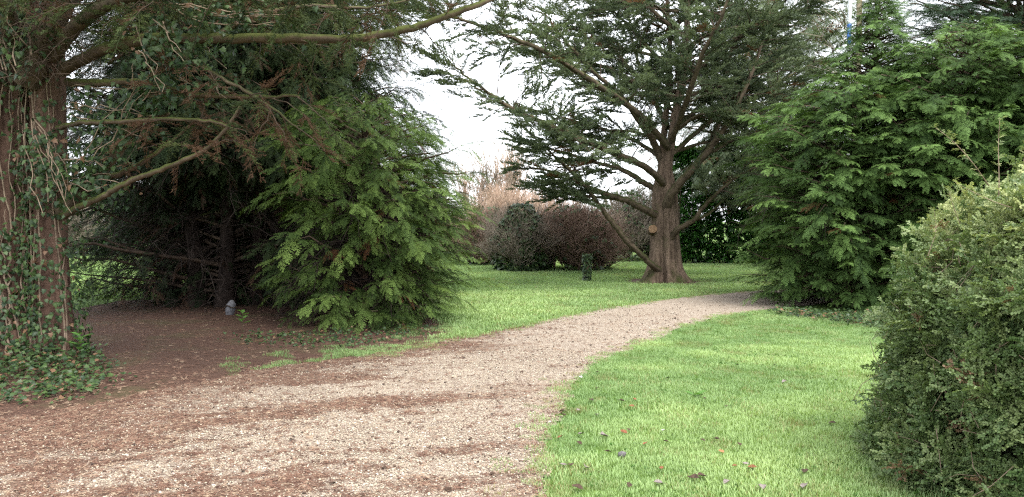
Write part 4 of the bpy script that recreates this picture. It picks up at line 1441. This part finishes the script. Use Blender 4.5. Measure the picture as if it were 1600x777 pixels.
def bare_shrub(name, label, c, rx, ry, h, n, srcs, seed, ivy=0, ivysrc=None, green=0, fan=.9, size=(.42, .95), group=None):
    """dome of bare shoots rising from the ground"""
    r = np.random.default_rng(seed)
    T = thing(name, label, 'shrub', (c[0], c[1], 0), group)
    lv = Leaves()
    for k in range(n):
        a, q = r.uniform(0, 6.28), math.sqrt(r.uniform(0, 1))
        x, y = math.cos(a) * q, math.sin(a) * q
        lift = r.uniform(0, .58) * (1 - q * q) ** .5
        d = norm(np.array([x * fan + r.normal() * .14, y * fan + r.normal() * .14, 1.0]))
        base = np.array([c[0] + x * rx * .72, c[1] + y * ry * .72, lift * h])
        s_ = h * r.uniform(*size) * (1 - .30 * q * q)
        s_ = min(s_, (h * (1.04 - .25 * q * q) - base[2]) / max(d[2], .4))
        if s_ < .2:
            continue
        ang = r.uniform(0, 6.28)
        # local Z of the bundle is its growth axis
        lv.add(base, np.cross(norm(np.array([math.cos(ang), math.sin(ang), 0.1])), d), d, s_)
    lv.build('shoots', srcs, T)
    if ivy:
        iv = Leaves()
        for k in range(ivy):
            a, el = r.uniform(3.0, 6.4), r.uniform(0, 1) ** 1.2
            q = math.sqrt(max(0, 1 - (el * .97) ** 2)) if el > .5 else 1.0 - .12 * (1 - 2 * el)
            rad = r.uniform(.82, 1.04) * (.85 + .3 * vnoise(np.array([a * 4]), np.array([el * 6]), seed)[0])
            p = np.array([c[0] + math.cos(a) * rx * q * rad, c[1] + math.sin(a) * ry * q * rad, el * h * .98])
            n_ = norm(np.array([math.cos(a), math.sin(a), .3]))
            iv.add(p, norm(n_ * .5 + np.array([0, 0, -.6]) + r.normal(size=3) * .5), norm(n_ + UP * .5 + r.normal(size=3) * .3), r.uniform(.10, .17))
        iv.build('leaves', ivysrc or S_ivy, T)
    return T


sx, sy = W(897, 425, 25.0)[:2]
bare_shrub('bare_shrub', 'purplish brown bare-twigged shrub in a wide dome behind the ivy-clad post', (sx, sy), 1.42, 1.2, 2.15, 210, S_redtw, 91, ivy=260)
sx, sy = W(815, 425, 24.6)[:2]
bare_shrub('bare_shrub', 'brownish green shrub overgrown with ivy, left of the purplish bare one', (sx, sy), .95, .9, 2.2, 110, S_greytw, 92, ivy=1500)
sx, sy = W(762, 412, 28.0)[:2]
bare_shrub('bare_shrub', 'brown twiggy shrub just beyond the bright green cypress', (sx, sy), 1.1, .9, 2.2, 130, S_redtw, 93, ivy=260)
sx, sy = W(975, 410, 30.5)[:2]
bare_shrub('bare_shrub', 'grey tangle of bare twigs seen between the purplish shrub and the old trunk', (sx, sy), 1.5, 1.1, 2.9, 80, S_greytw, 94, ivy=500)
sx, sy = W(1025, 410, 33)[:2]
bare_shrub('bare_shrub', 'grey bare shrub directly behind the old trunk', (sx, sy), 1.8, 1.2, 3.2, 120, S_greytw, 95, ivy=300)
sx, sy = W(785, 405, 35)[:2]
bare_shrub('willow_shrub', 'thicket of orange-pink winter shoots showing above the brown shrubs', (sx, sy), 2.1, 1.4, 3.3, 60, S_orange, 96, fan=.35, size=(.45, 1.0))
sx, sy = W(850, 405, 37)[:2]
bare_shrub('willow_shrub', 'paler orange winter shoots half hidden behind the low cypress boughs', (sx, sy), 2.0, 1.4, 3.3, 50, S_orange, 97, fan=.35, size=(.45, 1.0))
for i, (px, py, d, lab) in enumerate([(765, 215, 38, 'thin bare tree whips standing tallest above the orange shoots'), (800, 205, 40, 'faint bare tree whips behind the orange shoots near the cypress tips'),
                                      (735, 235, 39, 'thin bare whips next to the outline of the bright green cypress')]):
    p = W(px, py, d)
    bare_shrub('bare_sapling', lab, p[:2], .5, .4, p[2], 5, S_orange if i else S_greytw, 98 + i, fan=.15, size=(.9, 1.0), group='bare saplings on the skyline')
for i, (px, d, h) in enumerate([(70, 34, 3.2), (-40, 33, 3.4), (180, 38, 3.6), (300, 37, 3.4), (430, 38, 3.6), (560, 38, 3.4), (680, 37, 3.0)]):
    p = W(px, 405, d)
    lab = ['pale twiggy shrub beyond the lawn glimpsed past the massive trunk', 'pale twiggy shrub hidden behind the massive trunk', 'far twiggy shrub behind the low edge of the dark cypress', 'far twiggy shrub behind the bare stems',
           'far twiggy shrub behind the dull green cypress', 'far twiggy shrub behind the bright green cypress', 'far twiggy shrub at the outline of the bright green cypress'][i]
    bare_shrub('bare_shrub', lab, p[:2], 1.9, 1.2, h, 80, S_greytw, 110 + i, ivy=200, group='twiggy shrubs on the far boundary')

# ------------------------------------------------------------------ ivy-clad post, pole, pale tree
def ivy_post():
    r = np.random.default_rng(121)
    c = W(917, 441, 20.1)
    T = thing('ivy_post', 'short wooden post smothered in ivy standing on the lawn', 'post', (c[0], c[1], 0))
    mb = MB()
    mb.tube([(c[0], c[1], -.02), (c[0], c[1] + .01, .35), (c[0] + .01, c[1], .68)], [.085, .075, .07], 10, True, .06)
    mb.obj('post', M_twig, T)
    lv = Leaves()
    for k in range(520):
        z = r.uniform(.02, .74)
        a = r.uniform(0, 6.28)
        R = .075 + r.uniform(0, .035) + .03 * sstep(.45, .7, z)
        n_ = np.array([math.cos(a), math.sin(a), 0])
        lv.add(np.array([c[0], c[1], z]) + n_ * R, norm(np.array([0, 0, -1]) + n_ * .6 + r.normal(size=3) * .4), norm(n_ + UP * .4 + r.normal(size=3) * .3), r.uniform(.04, .075))
    lv.build('ivy', S_ivy, T)


ivy_post()


def tall_pole():
    x, y = W(1325, 200, 17.2)[:2]
    T = thing('tall_pole', 'tall white pole with a blue band rising behind the cypress hedge', 'pole', (x, y, 0))
    mb = MB()
    mb.tube([(x, y, 0), (x, y, 4), (x, y, 9), (x, y, 11.5)], [.050, .047, .043, .04], 14, True)
    mb.obj('shaft', M_pole, T)
    bl = MB()
    z0, z1 = W(1325, 70, 17.2)[2], W(1325, 38, 17.2)[2]
    bl.tube([(x - .010, y - .012, z0), (x - .010, y - .012, z1)], [.047, .047], 14, True)
    bl.obj('blue_band', M_poleblue, T)


tall_pole()


def pale_tree():
    r = np.random.default_rng(131)
    x, y = W(1338, 200, 18.4)[:2]
    T = thing('bare_tree', 'pale-barked bare tree beside the white pole behind the hedge', 'tree', (x, y, 0))
    t = np.linspace(0, 1, 14)
    P = np.c_[x + .06 * np.sin(t * 3) * t, y + r.normal(size=14) * .03, t * 12.5]
    mb = MB()
    mb.tube(P, .075 * (1 - t) ** .7 + .02, 9, True, .05)
    mb.obj('trunk', M_birch, T)
    tw = MB()
    for k in range(46):
        i = r.integers(4, 13)
        d = norm(np.array([r.normal(), r.normal(), .8]))
        l = r.uniform(.8, 2.2)
        B = P[i] + d * l * np.linspace(0, 1, 6)[:, None] + r.normal(size=(6, 3)) * .06
        tw.tube(B, np.linspace(.025, .006, 6), 4, False)
        for q in range(7):
            j = r.integers(1, 6)
            e = norm(d + r.normal(size=3) * .7)
            tw.tube([B[j], B[j] + e * r.uniform(.3, .7)], [.008, .003], 3, False)
    tw.obj('branches', M_grey_twig, T, kind='stuff')


pale_tree()

# ------------------------------------------------------------------ clipped small-leaved bush, right foreground
def small_leaved_bush():
    r = np.random.default_rng(141)
    c = np.array([3.84, 4.45, 0.0])
    A = np.array([1.44, 1.6, 1.93])
    T = thing('clipped_bush', 'rounded clipped bush of tiny glossy leaves with stray shoots, close by at the lawn edge', 'bush', tuple(c))
    e = 2.6

    def surf(az, el):
        d = np.c_[np.cos(el) * np.cos(az), np.cos(el) * np.sin(az), np.sin(el)]
        p = d * ((np.abs(d / A) ** e).sum(1) ** (-1 / e))[:, None]
        return p, norm(np.sign(p) * np.abs(p / A) ** (e - 1) / A)
    lv, tw, ds = Leaves(), MB(), MB()
    n = 19000
    az, el = r.uniform(0, 6.28, n), np.arcsin(r.uniform(0, 1, n))
    p, nr = surf(az, el)
    deep = r.random(n) < .35
    k = ~((np.sin(az) > .55) & (r.random(n) < .7))                                          # fewer on the far side
    k &= deep | (fbm(az * 4 + 2, p[:, 2] * 4.5, 88, 2) > .41)                               # dark holes in the surface
    az, p, nr, deep = az[k], p[k], nr[k], deep[k]
    n = len(az)
    lump = 2 * fbm(az * 2.6 + 5, p[:, 2] * 2.6, 77, 3) - 1 + .8 * (fbm(az * 8 + 5, p[:, 2] * 7, 78, 2) - .5)
    q = p * (1 + .11 * lump)[:, None] - nr * np.where(deep, r.uniform(.16, .46, n), np.abs(r.normal(size=n)) * .04)[:, None] - nr * .06
    q[:, 2] = np.maximum(q[:, 2], .02)
    d = norm(nr * r.uniform(.2, 1.0, (n, 1)) + UP * r.uniform(-.2, .6, (n, 1)) + r.normal(size=(n, 3)) * .6)
    lv.add(c + q, d, norm(nr * .8 + UP * .7 + r.normal(size=(n, 3)) * .35), np.where(deep, r.uniform(.10, .2, n), r.uniform(.09, .25, n)), (r.random(n) < .02) * 1.0)
    print('bush sprigs', n)
    m = 900
    p, nr = surf(r.uniform(0, 6.28, m), np.arcsin(r.uniform(0, 1, m)))                      # woody inside
    a_, b_ = c + p * r.uniform(.15, .5, (m, 1)), c + p * r.uniform(.80, .94, (m, 1))
    a_[:, 2] = np.maximum(a_[:, 2] * .6, .02)
    tw.tubes(np.stack([a_, (a_ + b_) / 2 + r.normal(size=(m, 3)) * .06, b_], 1), np.array([.009, .006, .003]), 3)
    tw.obj('inner_twigs', M_deadtwig, T, kind='stuff')
    m = 190
    p, nr = surf(r.uniform(2.6, 5.6, m), np.arcsin(r.uniform(0, 1, m) ** .6))                    # dry straw-coloured twigs caught on the outside
    d = norm(np.cross(nr, r.normal(size=(m, 3))) + nr * .2)
    l = r.uniform(.10, .30, (m, 1))
    b_ = c + p * .98
    ds.tubes(np.stack([b_, b_ + d * l * .5 + r.normal(size=(m, 3)) * .015, b_ + d * l], 1), np.array([.003, .0025, .0015]), 3)
    ds.obj('dry_twigs', M_vine, T, kind='stuff')
    # stray shoots above the clipped surface
    for (path, rad) in [([(1560, 330, 4.6), (1561, 280, 4.6), (1560, 230, 4.6), (1562, 188, 4.6)], .004),
                        ([(1545, 290, 4.5), (1520, 255, 4.45), (1490, 222, 4.4), (1462, 200, 4.4)], .0045),
                        ([(1600, 330, 4.3), (1560, 318, 4.2), (1520, 300, 4.15), (1492, 285, 4.1)], .003),
                        ([(1500, 350, 4.5), (1488, 318, 4.45), (1482, 296, 4.45)], .003),
                        ([(1590, 300, 4.8), (1598, 260, 4.8), (1604, 225, 4.8)], .003),
                        ([(1450, 400, 4.4), (1462, 362, 4.4), (1460, 330, 4.4)], .003)]:
        C = smooth_path(pts(*path), 14)
        sm = MB()
        sm.tube(C, np.linspace(rad, rad * .4, 14), 4, False)
        so = sm.obj('shoot', M_vine, T)
        for i in range(2, 14):
            for sd in (-1, 1):
                tg = norm(C[min(i + 1, 13)] - C[i - 1])
                s2 = norm(np.cross(tg, r.normal(size=3)))
                lv.add(C[i], norm(s2 + tg * .7), norm(UP + r.normal(size=3) * .3), r.uniform(.028, .045))
    P = np.vstack(lv.P)
    tint = np.clip(r.random(len(P)) * .5 + .8 * sstep(1.0, 1.8, P[:, 2]) * r.random(len(P)), 0, 1)   # leaf tint paler and yellower towards the top
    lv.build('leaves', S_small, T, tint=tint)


small_leaved_bush()

# ------------------------------------------------------------------ grass
S_near = [source('grass_near', grass_tuft(s + 1, n=64, h=(.014, .036), w=.0019), M_grass) for s in range(4)]
S_far = [source('grass_far', grass_tuft(s + 11, n=60, rad=.24, h=(.02, .05), w=.0042), M_grass) for s in range(3)]


def grass(name, label, poly, density, srcs, seed, size=(.8, 1.25), clear=None, fade=None):
    r = np.random.default_rng(seed)
    P = np.array(poly)
    lo, hi = P.min(0), P.max(0)
    n = int((hi - lo).prod() * density)
    x, y = r.uniform(lo[0], hi[0], n), r.uniform(lo[1], hi[1], n)
    k = inside(P, x, y) & ~inside(PATH_POLY, x, y)
    if clear is not None:
        k &= clear(x, y, r)
    if fade:
        k &= r.random(n) < fade(x, y)
    x, y = x[k], y[k]
    z = np.zeros(len(x)) + .002
    a = r.uniform(0, 6.28, len(x))
    q = np.stack([np.cos(a / 2), 0 * a, 0 * a, np.sin(a / 2)], 1)
    m = fbm(x * .55, y * .55, 201, 4)
    m2 = fbm(x * 2.2, y * 2.2, 211, 3)
    tint = np.clip(sstep(.38, .68, m) * .5 + .1 + (m2 - .5) * .9 + r.uniform(-.12, .12, len(x)), 0, 1)
    S = r.uniform(*size, len(x)) * (.70 + .7 * m2)
    dead = np.clip((r.random(len(x)) < .05) * .7 + .45 * (m2 < .33) * r.random(len(x)), 0, 1)
    o = scatter(name, np.stack([x, y, z], 1), q, S, srcs, None, tint, dead, 'stuff')
    tag(o, label, 'grass')
    return o


R = [tuple(p) for p in edge_r[(edge_r[:, 1] > 2.2)]]
near_poly = R + [(12, 17), (12, 9), (7, 2.2)]
in_hedge = lambda x, y: (np.hypot(x - HX, y - HY) < 1.7) | (np.hypot(x - 9.5, y - 13.1) < 1.7)
grass('lawn_grass', 'bright short grass of the near lawn between the gravel and the clipped bush', near_poly, 240, S_near, 151,
      clear=lambda x, y, r: ~in_hedge(x, y) & ~((np.abs(x - 3.9) < 1.0) & (np.abs(y - 4.45) < 1.0)) & (r.random(len(x)) < np.clip((8.5 / np.maximum(y, 3)) ** 1.3, 0, 1)))
Lp = [tuple(p) for p in edge_l[(edge_l[:, 1] > 8.0) & (edge_l[:, 0] < 8)]]
far_poly = Lp + [(-4.0, 9.0), (-3.0, 11.5), (-1.8, 12.2), (-1.2, 13.5), (-2, 15.5), (-4, 19), (-5, 34), (14, 31), (13, 20)]
rad_tree = lambda x, y: np.hypot(x - 3.99, y - 20.2)
grass('lawn_grass', 'bright short grass of the far lawn around the old cypress trunk', far_poly, 60, S_far, 152,
      clear=lambda x, y, r: ~inside(LITTER_POLY, x, y) & (rad_tree(x, y) > .8 + .7 * r.random(len(x))) & (np.hypot(x - BX, y - BY) > 1.2), fade=lambda x, y: np.clip((22 / y) ** 1.2, .3, 1))
grass('lawn_grass', 'sunlit grass glimpsed between the massive trunk and the dark conifers', [(-14, 14.6), (-5.5, 16.5), (-4, 19), (-5, 34), (-22, 34), (-20, 16)], 22, S_far, 153, size=(1.0, 1.5),
      clear=lambda x, y, r: ~inside(LITTER_POLY, x, y))
strip = [tuple(G(*p)) for p in [(760, 500), (745, 522), (640, 556), (540, 575), (420, 590), (330, 600), (360, 560), (480, 545), (600, 532), (700, 505)]]
grass('verge_grass', 'thin grass and moss along the gravel edge below the bright green cypress', strip, 200, S_near, 154, size=(.6, 1.0), fade=lambda x, y: sstep(.30, .62, fbm(x * 1.6, y * 1.6, 221)) * sstep(-3.9, -2.2, x))


def lawn_weeds():
    r = np.random.default_rng(158)
    P = np.array(near_poly)
    x, y = r.uniform(0, 8, 9000), r.uniform(3, 15, 9000)
    k = inside(P, x, y) & ~inside(PATH_POLY, x, y) & ~in_hedge(x, y) & (r.random(9000) < .75 * sstep(.48, .66, fbm(x * 1.3, y * 1.3, 241)))
    x, y = x[k], y[k]
    n = len(x)
    X = np.c_[r.normal(size=(n, 2)) * .4, np.full(n, 1.0)]
    o = scatter('lawn_weeds', np.c_[x, y, np.full(n, .010)], quats(X, r.normal(size=(n, 3))), r.uniform(.014, .030, n), S_weed, None, r.uniform(0, .8, n))
    tag(o, 'small broad-leaved weeds and clover in patches of the near lawn', 'weeds', kind='stuff')


S_weed = src('weed_rosette', M_seed, 3, big_leaf_clump, n=7)
lawn_weeds()


def edge_grass():
    r = np.random.default_rng(156)
    E = np.vstack([edge_r[(edge_r[:, 1] > 3.2) & (edge_r[:, 1] < 14)], edge_l[(edge_l[:, 1] > 9) & (edge_l[:, 1] < 18) & (edge_l[:, 0] < 6)]])
    k = r.integers(0, len(E), 1500)
    p = E[k] + np.c_[r.normal(size=1500), r.normal(size=1500)] * .13
    k = r.random(1500) < .9 * fbm(p[:, 0] * 3, p[:, 1] * 3, 231)
    p = p[k]
    n = len(p)
    a = r.uniform(0, 6.28, n)
    o = scatter('edge_grass', np.c_[p, np.full(n, .008)], np.c_[np.cos(a / 2), 0 * a, 0 * a, np.sin(a / 2)], r.uniform(.35, 1.0, n), S_near, None, r.uniform(.1, .7, n), (r.random(n) < .25) * .8)
    tag(o, 'straggling grass tufts along both edges of the gravel path', 'grass')


edge_grass()

# ------------------------------------------------------------------ loose gravel, needle litter, dark bits
S_peb = [source('pebble', pebble(s + 1), M_pebble, True) for s in range(5)]
S_ndl = [source('needles', needle_bits(s + 1), M_needle) for s in range(4)]
S_deb = [source('debris', pebble(s + 21), M_debris) for s in range(3)]


def on_path(n, x0, x1, y0, y1, r):
    x, y = r.uniform(x0, x1, n), r.uniform(y0, y1, n)
    k = inside(PATH_POLY, x, y)
    k &= np.abs(x) < y * .74 + .8
    return x[k], y[k]


def amount(x, y):
    return np.concatenate([litter_amount(x[k:k + 4000], y[k:k + 4000]) for k in range(0, len(x), 4000)])


def spin(n, r, tilt=.25):
    X = np.c_[r.normal(size=(n, 2)), r.normal(size=n) * tilt]
    return quats(X, norm(UP + r.normal(size=(n, 3)) * tilt))


def loose():
    r = np.random.default_rng(161)
    X, Y = [], []
    for (n, y0, y1) in [(150000, 3.0, 6.2), (90000, 6.2, 9.5), (30000, 9.5, 14)]:
        x, y = on_path(n, -7, 3, y0, y1, r)
        X.append(x); Y.append(y)
    x, y = np.concatenate(X), np.concatenate(Y)
    lit = amount(x, y)
    k = r.random(len(x)) > lit * .80
    x, y = x[k], y[k]
    n = len(x)
    o = scatter('gravel', np.c_[x, y, np.full(n, .012)], spin(n, r), np.exp(r.normal(size=n) * .34) * .0052, S_peb)
    tag(o, 'loose cream and tan gravel stones lying on the path', 'gravel', kind='stuff')
    print('pebbles', n)
    X, Y = [], []
    for (n, y0, y1) in [(80000, 3.0, 7), (50000, 7, 13)]:
        x, y = on_path(n, -7, 3, y0, y1, r)
        X.append(x); Y.append(y)
    x, y = np.concatenate(X), np.concatenate(Y)
    k = r.random(len(x)) < amount(x, y) * .8
    x, y = x[k], y[k]
    n1 = len(x)
    lo, hi = LITTER_POLY.min(0), LITTER_POLY.max(0)
    xx, yy = r.uniform(lo[0], hi[0], 30000), r.uniform(lo[1], hi[1], 30000)
    k = inside(LITTER_POLY, xx, yy) & (np.abs(xx) < yy * .74 + .8) & (r.random(30000) < np.clip((9.5 - yy) * .5, .30, 1))
    x, y = np.r_[x, xx[k]], np.r_[y, yy[k]]
    n = len(x)
    o = scatter('needle_litter', np.c_[x, y, np.full(n, .010)], spin(n, r, .12), r.uniform(.022, .050, n), S_ndl)
    tag(o, 'reddish brown needle litter in bands across the gravel and under the conifers', 'litter', kind='stuff')
    print('needles', n)
    x, y = on_path(5200, -7, 4, 3, 15, r)
    n = len(x)
    o = scatter('debris', np.c_[x, y, np.full(n, .014)], spin(n, r), np.exp(r.normal(size=n) * .35) * .0085, S_deb)
    tag(o, 'small dark cones and bits of bark strewn over the gravel', 'debris', kind='stuff')


loose()

# ------------------------------------------------------------------ single fallen leaves, stones and twigs
def leaf_mesh(name, mat, seed):
    r = np.random.default_rng(seed)
    o = np.array([(0, 0), (.15, .24), (.40, .36), (.68, .28), (.88, .12), (1.05, 0), (.88, -.13), (.68, -.30), (.40, -.34), (.15, -.22)])
    o = o + r.normal(size=o.shape) * .025
    o[:, 0] -= .5
    curl = r.uniform(.25, .9)
    z = curl * o[:, 1] ** 2 * 2.2 + .35 * r.uniform(-.2, 1) * o[:, 0] ** 2 + r.normal(size=10) * .02
    V = np.vstack([np.c_[o, z], [[-.2, 0, .02], [.25, 0, .0]]])
    T = [(0, 1, 10), (1, 2, 10), (2, 11, 10), (2, 3, 11), (3, 4, 11), (4, 5, 11), (5, 6, 11), (6, 7, 11), (7, 8, 11), (8, 10, 11), (8, 9, 10), (9, 0, 10)]
    V2 = V + np.array([0, 0, -.015])
    mb = MB()
    mb.add(np.vstack([V, V2]), T + [(a + 12, c + 12, b + 12) for a, b, c in T])
    mb.tube([(-.5, 0, V[0][2]), (-.72, .04, V[0][2] + .05)], [.018, .012], 4, False)
    return mb.mesh(name, mat, True)


LEAFMAT = {
    'dark brown': plain_mat('leaf_dark_brown', (0.030, 0.020, 0.014), (0.085, 0.052, 0.035), 60),
    'russet': plain_mat('leaf_russet', (0.11, 0.042, 0.020), (0.24, 0.10, 0.05), 60),
    'grey-brown': plain_mat('leaf_grey', (0.11, 0.09, 0.08), (0.26, 0.22, 0.21), 60),
    'orange': plain_mat('leaf_orange', (0.30, 0.11, 0.05), (0.42, 0.20, 0.10), 60),
    'whitish': plain_mat('leaf_white', (0.34, 0.32, 0.31), (0.52, 0.50, 0.48), 60),
}
LEAFMESH = {k: [leaf_mesh('fallen_leaf', m, 400 + 10 * i + j) for j in range(3)] for i, (k, m) in enumerate(LEAFMAT.items())}
D_, R_, G_, O_, W_ = 'dark brown', 'russet', 'grey-brown', 'orange', 'whitish'
spots = [(255, 18, D_, 1.0), (260, 95, D_, .9), (170, 125, W_, .9), (262, 188, D_, .8), (315, 220, D_, .8), (228, 255, D_, 1.3), (400, 260, D_, 1.3), (470, 250, R_, 1.0), (455, 290, R_, 1.2), (65, 305, D_, 1.3),
         (155, 312, G_, 1.1), (260, 340, G_, 1.1), (410, 440, R_, 1.4), (437, 425, D_, .8), (300, 460, G_, 1.7), (632, 428, W_, .9), (645, 492, D_, 1.0), (850, 485, D_, .9), (930, 478, D_, 1.1), (1055, 508, D_, 1.0),
         (955, 552, O_, 1.0), (320, 550, D_, 1.1), (75, 625, G_, 1.2), (203, 643, G_, 1.5), (622, 645, R_, .9), (440, 742, D_, 1.1), (605, 730, G_, 1.5), (150, 755, D_, 1.5), (800, 700, D_, 1.5), (850, 690, D_, 1.4),
         (985, 725, G_, 1.1), (1095, 620, G_, 1.1), (1030, 630, R_, .7), (1130, 640, R_, 1.2), (1045, 55, D_, .9), (655, 130, D_, 1.0), (965, 17, D_, .8), (420, 75, D_, .6), (170, 450, G_, 1.2), (530, 505, R_, .9), (860, 245, D_, .7), (980, 290, D_, .9)]
leaf_px = [(860 + x / 3.58, 560 + y / 3.58, c, s_) for x, y, c, s_ in spots]
leaf_px += [(1225, 602, G_, 1.1), (1306, 599, G_, 1.1), (1270, 658, D_, 1.0), (1300, 668, D_, 1.2), (1258, 745, D_, 1.4), (1257, 769, G_, 1.6), (1190, 770, G_, 1.4), (1210, 575, D_, .8), (1262, 540, D_, .8), (1330, 690, D_, .9), (1140, 590, D_, .7),
            (880, 655, D_, 1.2), (905, 700, D_, 1.0), (893, 735, D_, 1.2), (876, 690, R_, 1.3), (770, 745, D_, 1.0), (700, 770, D_, 1.2), (600, 735, D_, .9), (520, 760, D_, 1.0), (640, 665, D_, .8), (455, 690, D_, .9), (735, 690, D_, .9), (380, 740, D_, 1.0), (790, 620, D_, .7)]
count = {}
for i, (px, py, c, s_) in enumerate(leaf_px):
    x, y = G(px, py)
    gravel_side = bool(inside(PATH_POLY, np.array([x]), np.array([y]))[0])
    edge = float(np.min(np.hypot(edge_r[:, 0] - x, edge_r[:, 1] - y)))
    where = 'lying on the pale gravel' if gravel_side else ('in the grass at the gravel edge' if edge < .45 else ('in the open grass of the near lawn' if y < 6.6 else 'in the grass further up the near lawn'))
    o = bpy.data.objects.new('fallen_leaf', LEAFMESH[c][i % 3])
    COL.objects.link(o)
    o.location = (x, y, .018 if gravel_side else .036)
    o.scale = (.046 * s_,) * 3
    o.rotation_euler = (rng.uniform(-.3, .3), rng.uniform(-.3, .3), rng.uniform(0, 6.28))
    tag(o, f'{c} curled fallen leaf {where}', 'leaf', f'{c} leaves {where}')

st = MB()
V = pebble(77)
st = V
so = st.obj('flint_stone', M_flint, smooth=True)
x, y = G(972, 718)
so.location, so.scale = (x, y, .035), (.036, .030, .036)
tag(so, 'round grey stone half sunk in the grass of the near lawn', 'stone')


def pale_marker():
    """pale stone standing in the dark beneath the conifers"""
    x, y = G(359, 492)
    z0 = 0.0
    T = thing('garden_stone', 'pale grey carved stone in the dark at the foot of the conifers', 'stone', (x, y, 0))
    m, n = 14, 10
    th = np.linspace(0, 6.283, m, endpoint=False)
    V = []
    for i in range(n):
        h = i / (n - 1)
        rr = .75 * (.085 + .035 * math.sin(h * 2.9)) * (1 - .65 * max(0, h - .7) / .3) * (1 - .22 * math.exp(-((h - .58) / .06) ** 2))
        V += [(x + .04 * h + rr * math.cos(a), y + rr * .75 * math.sin(a), (.25 * h)) for a in th]
    V.append((x + .04, y, .254))
    q = [(i * m + j, i * m + (j + 1) % m, (i + 1) * m + (j + 1) % m, (i + 1) * m + j) for i in range(n - 1) for j in range(m)]
    t = [((n - 1) * m + j, (n - 1) * m + (j + 1) % m, n * m) for j in range(m)]
    mb = MB()
    mb.add(V, t, q)
    mb.obj('stone_body', M_stone, T)
    b = MB()
    b.tube([(x + .03 + .088 * math.cos(a), y - .008 + .068 * math.sin(a), .145 + .02 * math.sin(a * 2)) for a in np.linspace(3.2, 6.2, 9)], .010, 5, False)
    b.obj('dark_band', M_soil, T)


pale_marker()


def seedling(px, py, label, h, n, seed):
    r = np.random.default_rng(seed)
    x, y = G(px, py)
    T = thing('seedling', label, 'plant', (x, y, 0))
    mb = MB()
    mb.tube([(x, y, 0), (x + .01, y, h * .5), (x + .02, y, h)], [.006, .005, .003], 5, False)
    mb.obj('stem', M_limb_moss, T)
    for k in range(n):
        a = k * 2.4 + r.uniform(-.4, .4)
        z = h * (.35 + .65 * (k + 1) / n)
        lm = MB()
        leaf_shape(lm, np.array([x + .01, y, z]), np.array([math.cos(a), math.sin(a), .35]), UP, r.uniform(.09, .15), .028)
        lm.obj('leaf', M_seed, T, attr='tip')


seedling(378, 520, 'small broad-leaved seedling in front of the dark conifers', .30, 8, 181)
seedling(125, 570, 'fresh light green sprig at the foot of the massive trunk', .34, 11, 182)
seedling(1083, 622, 'flattened weed in the grass of the near lawn', .03, 3, 183)
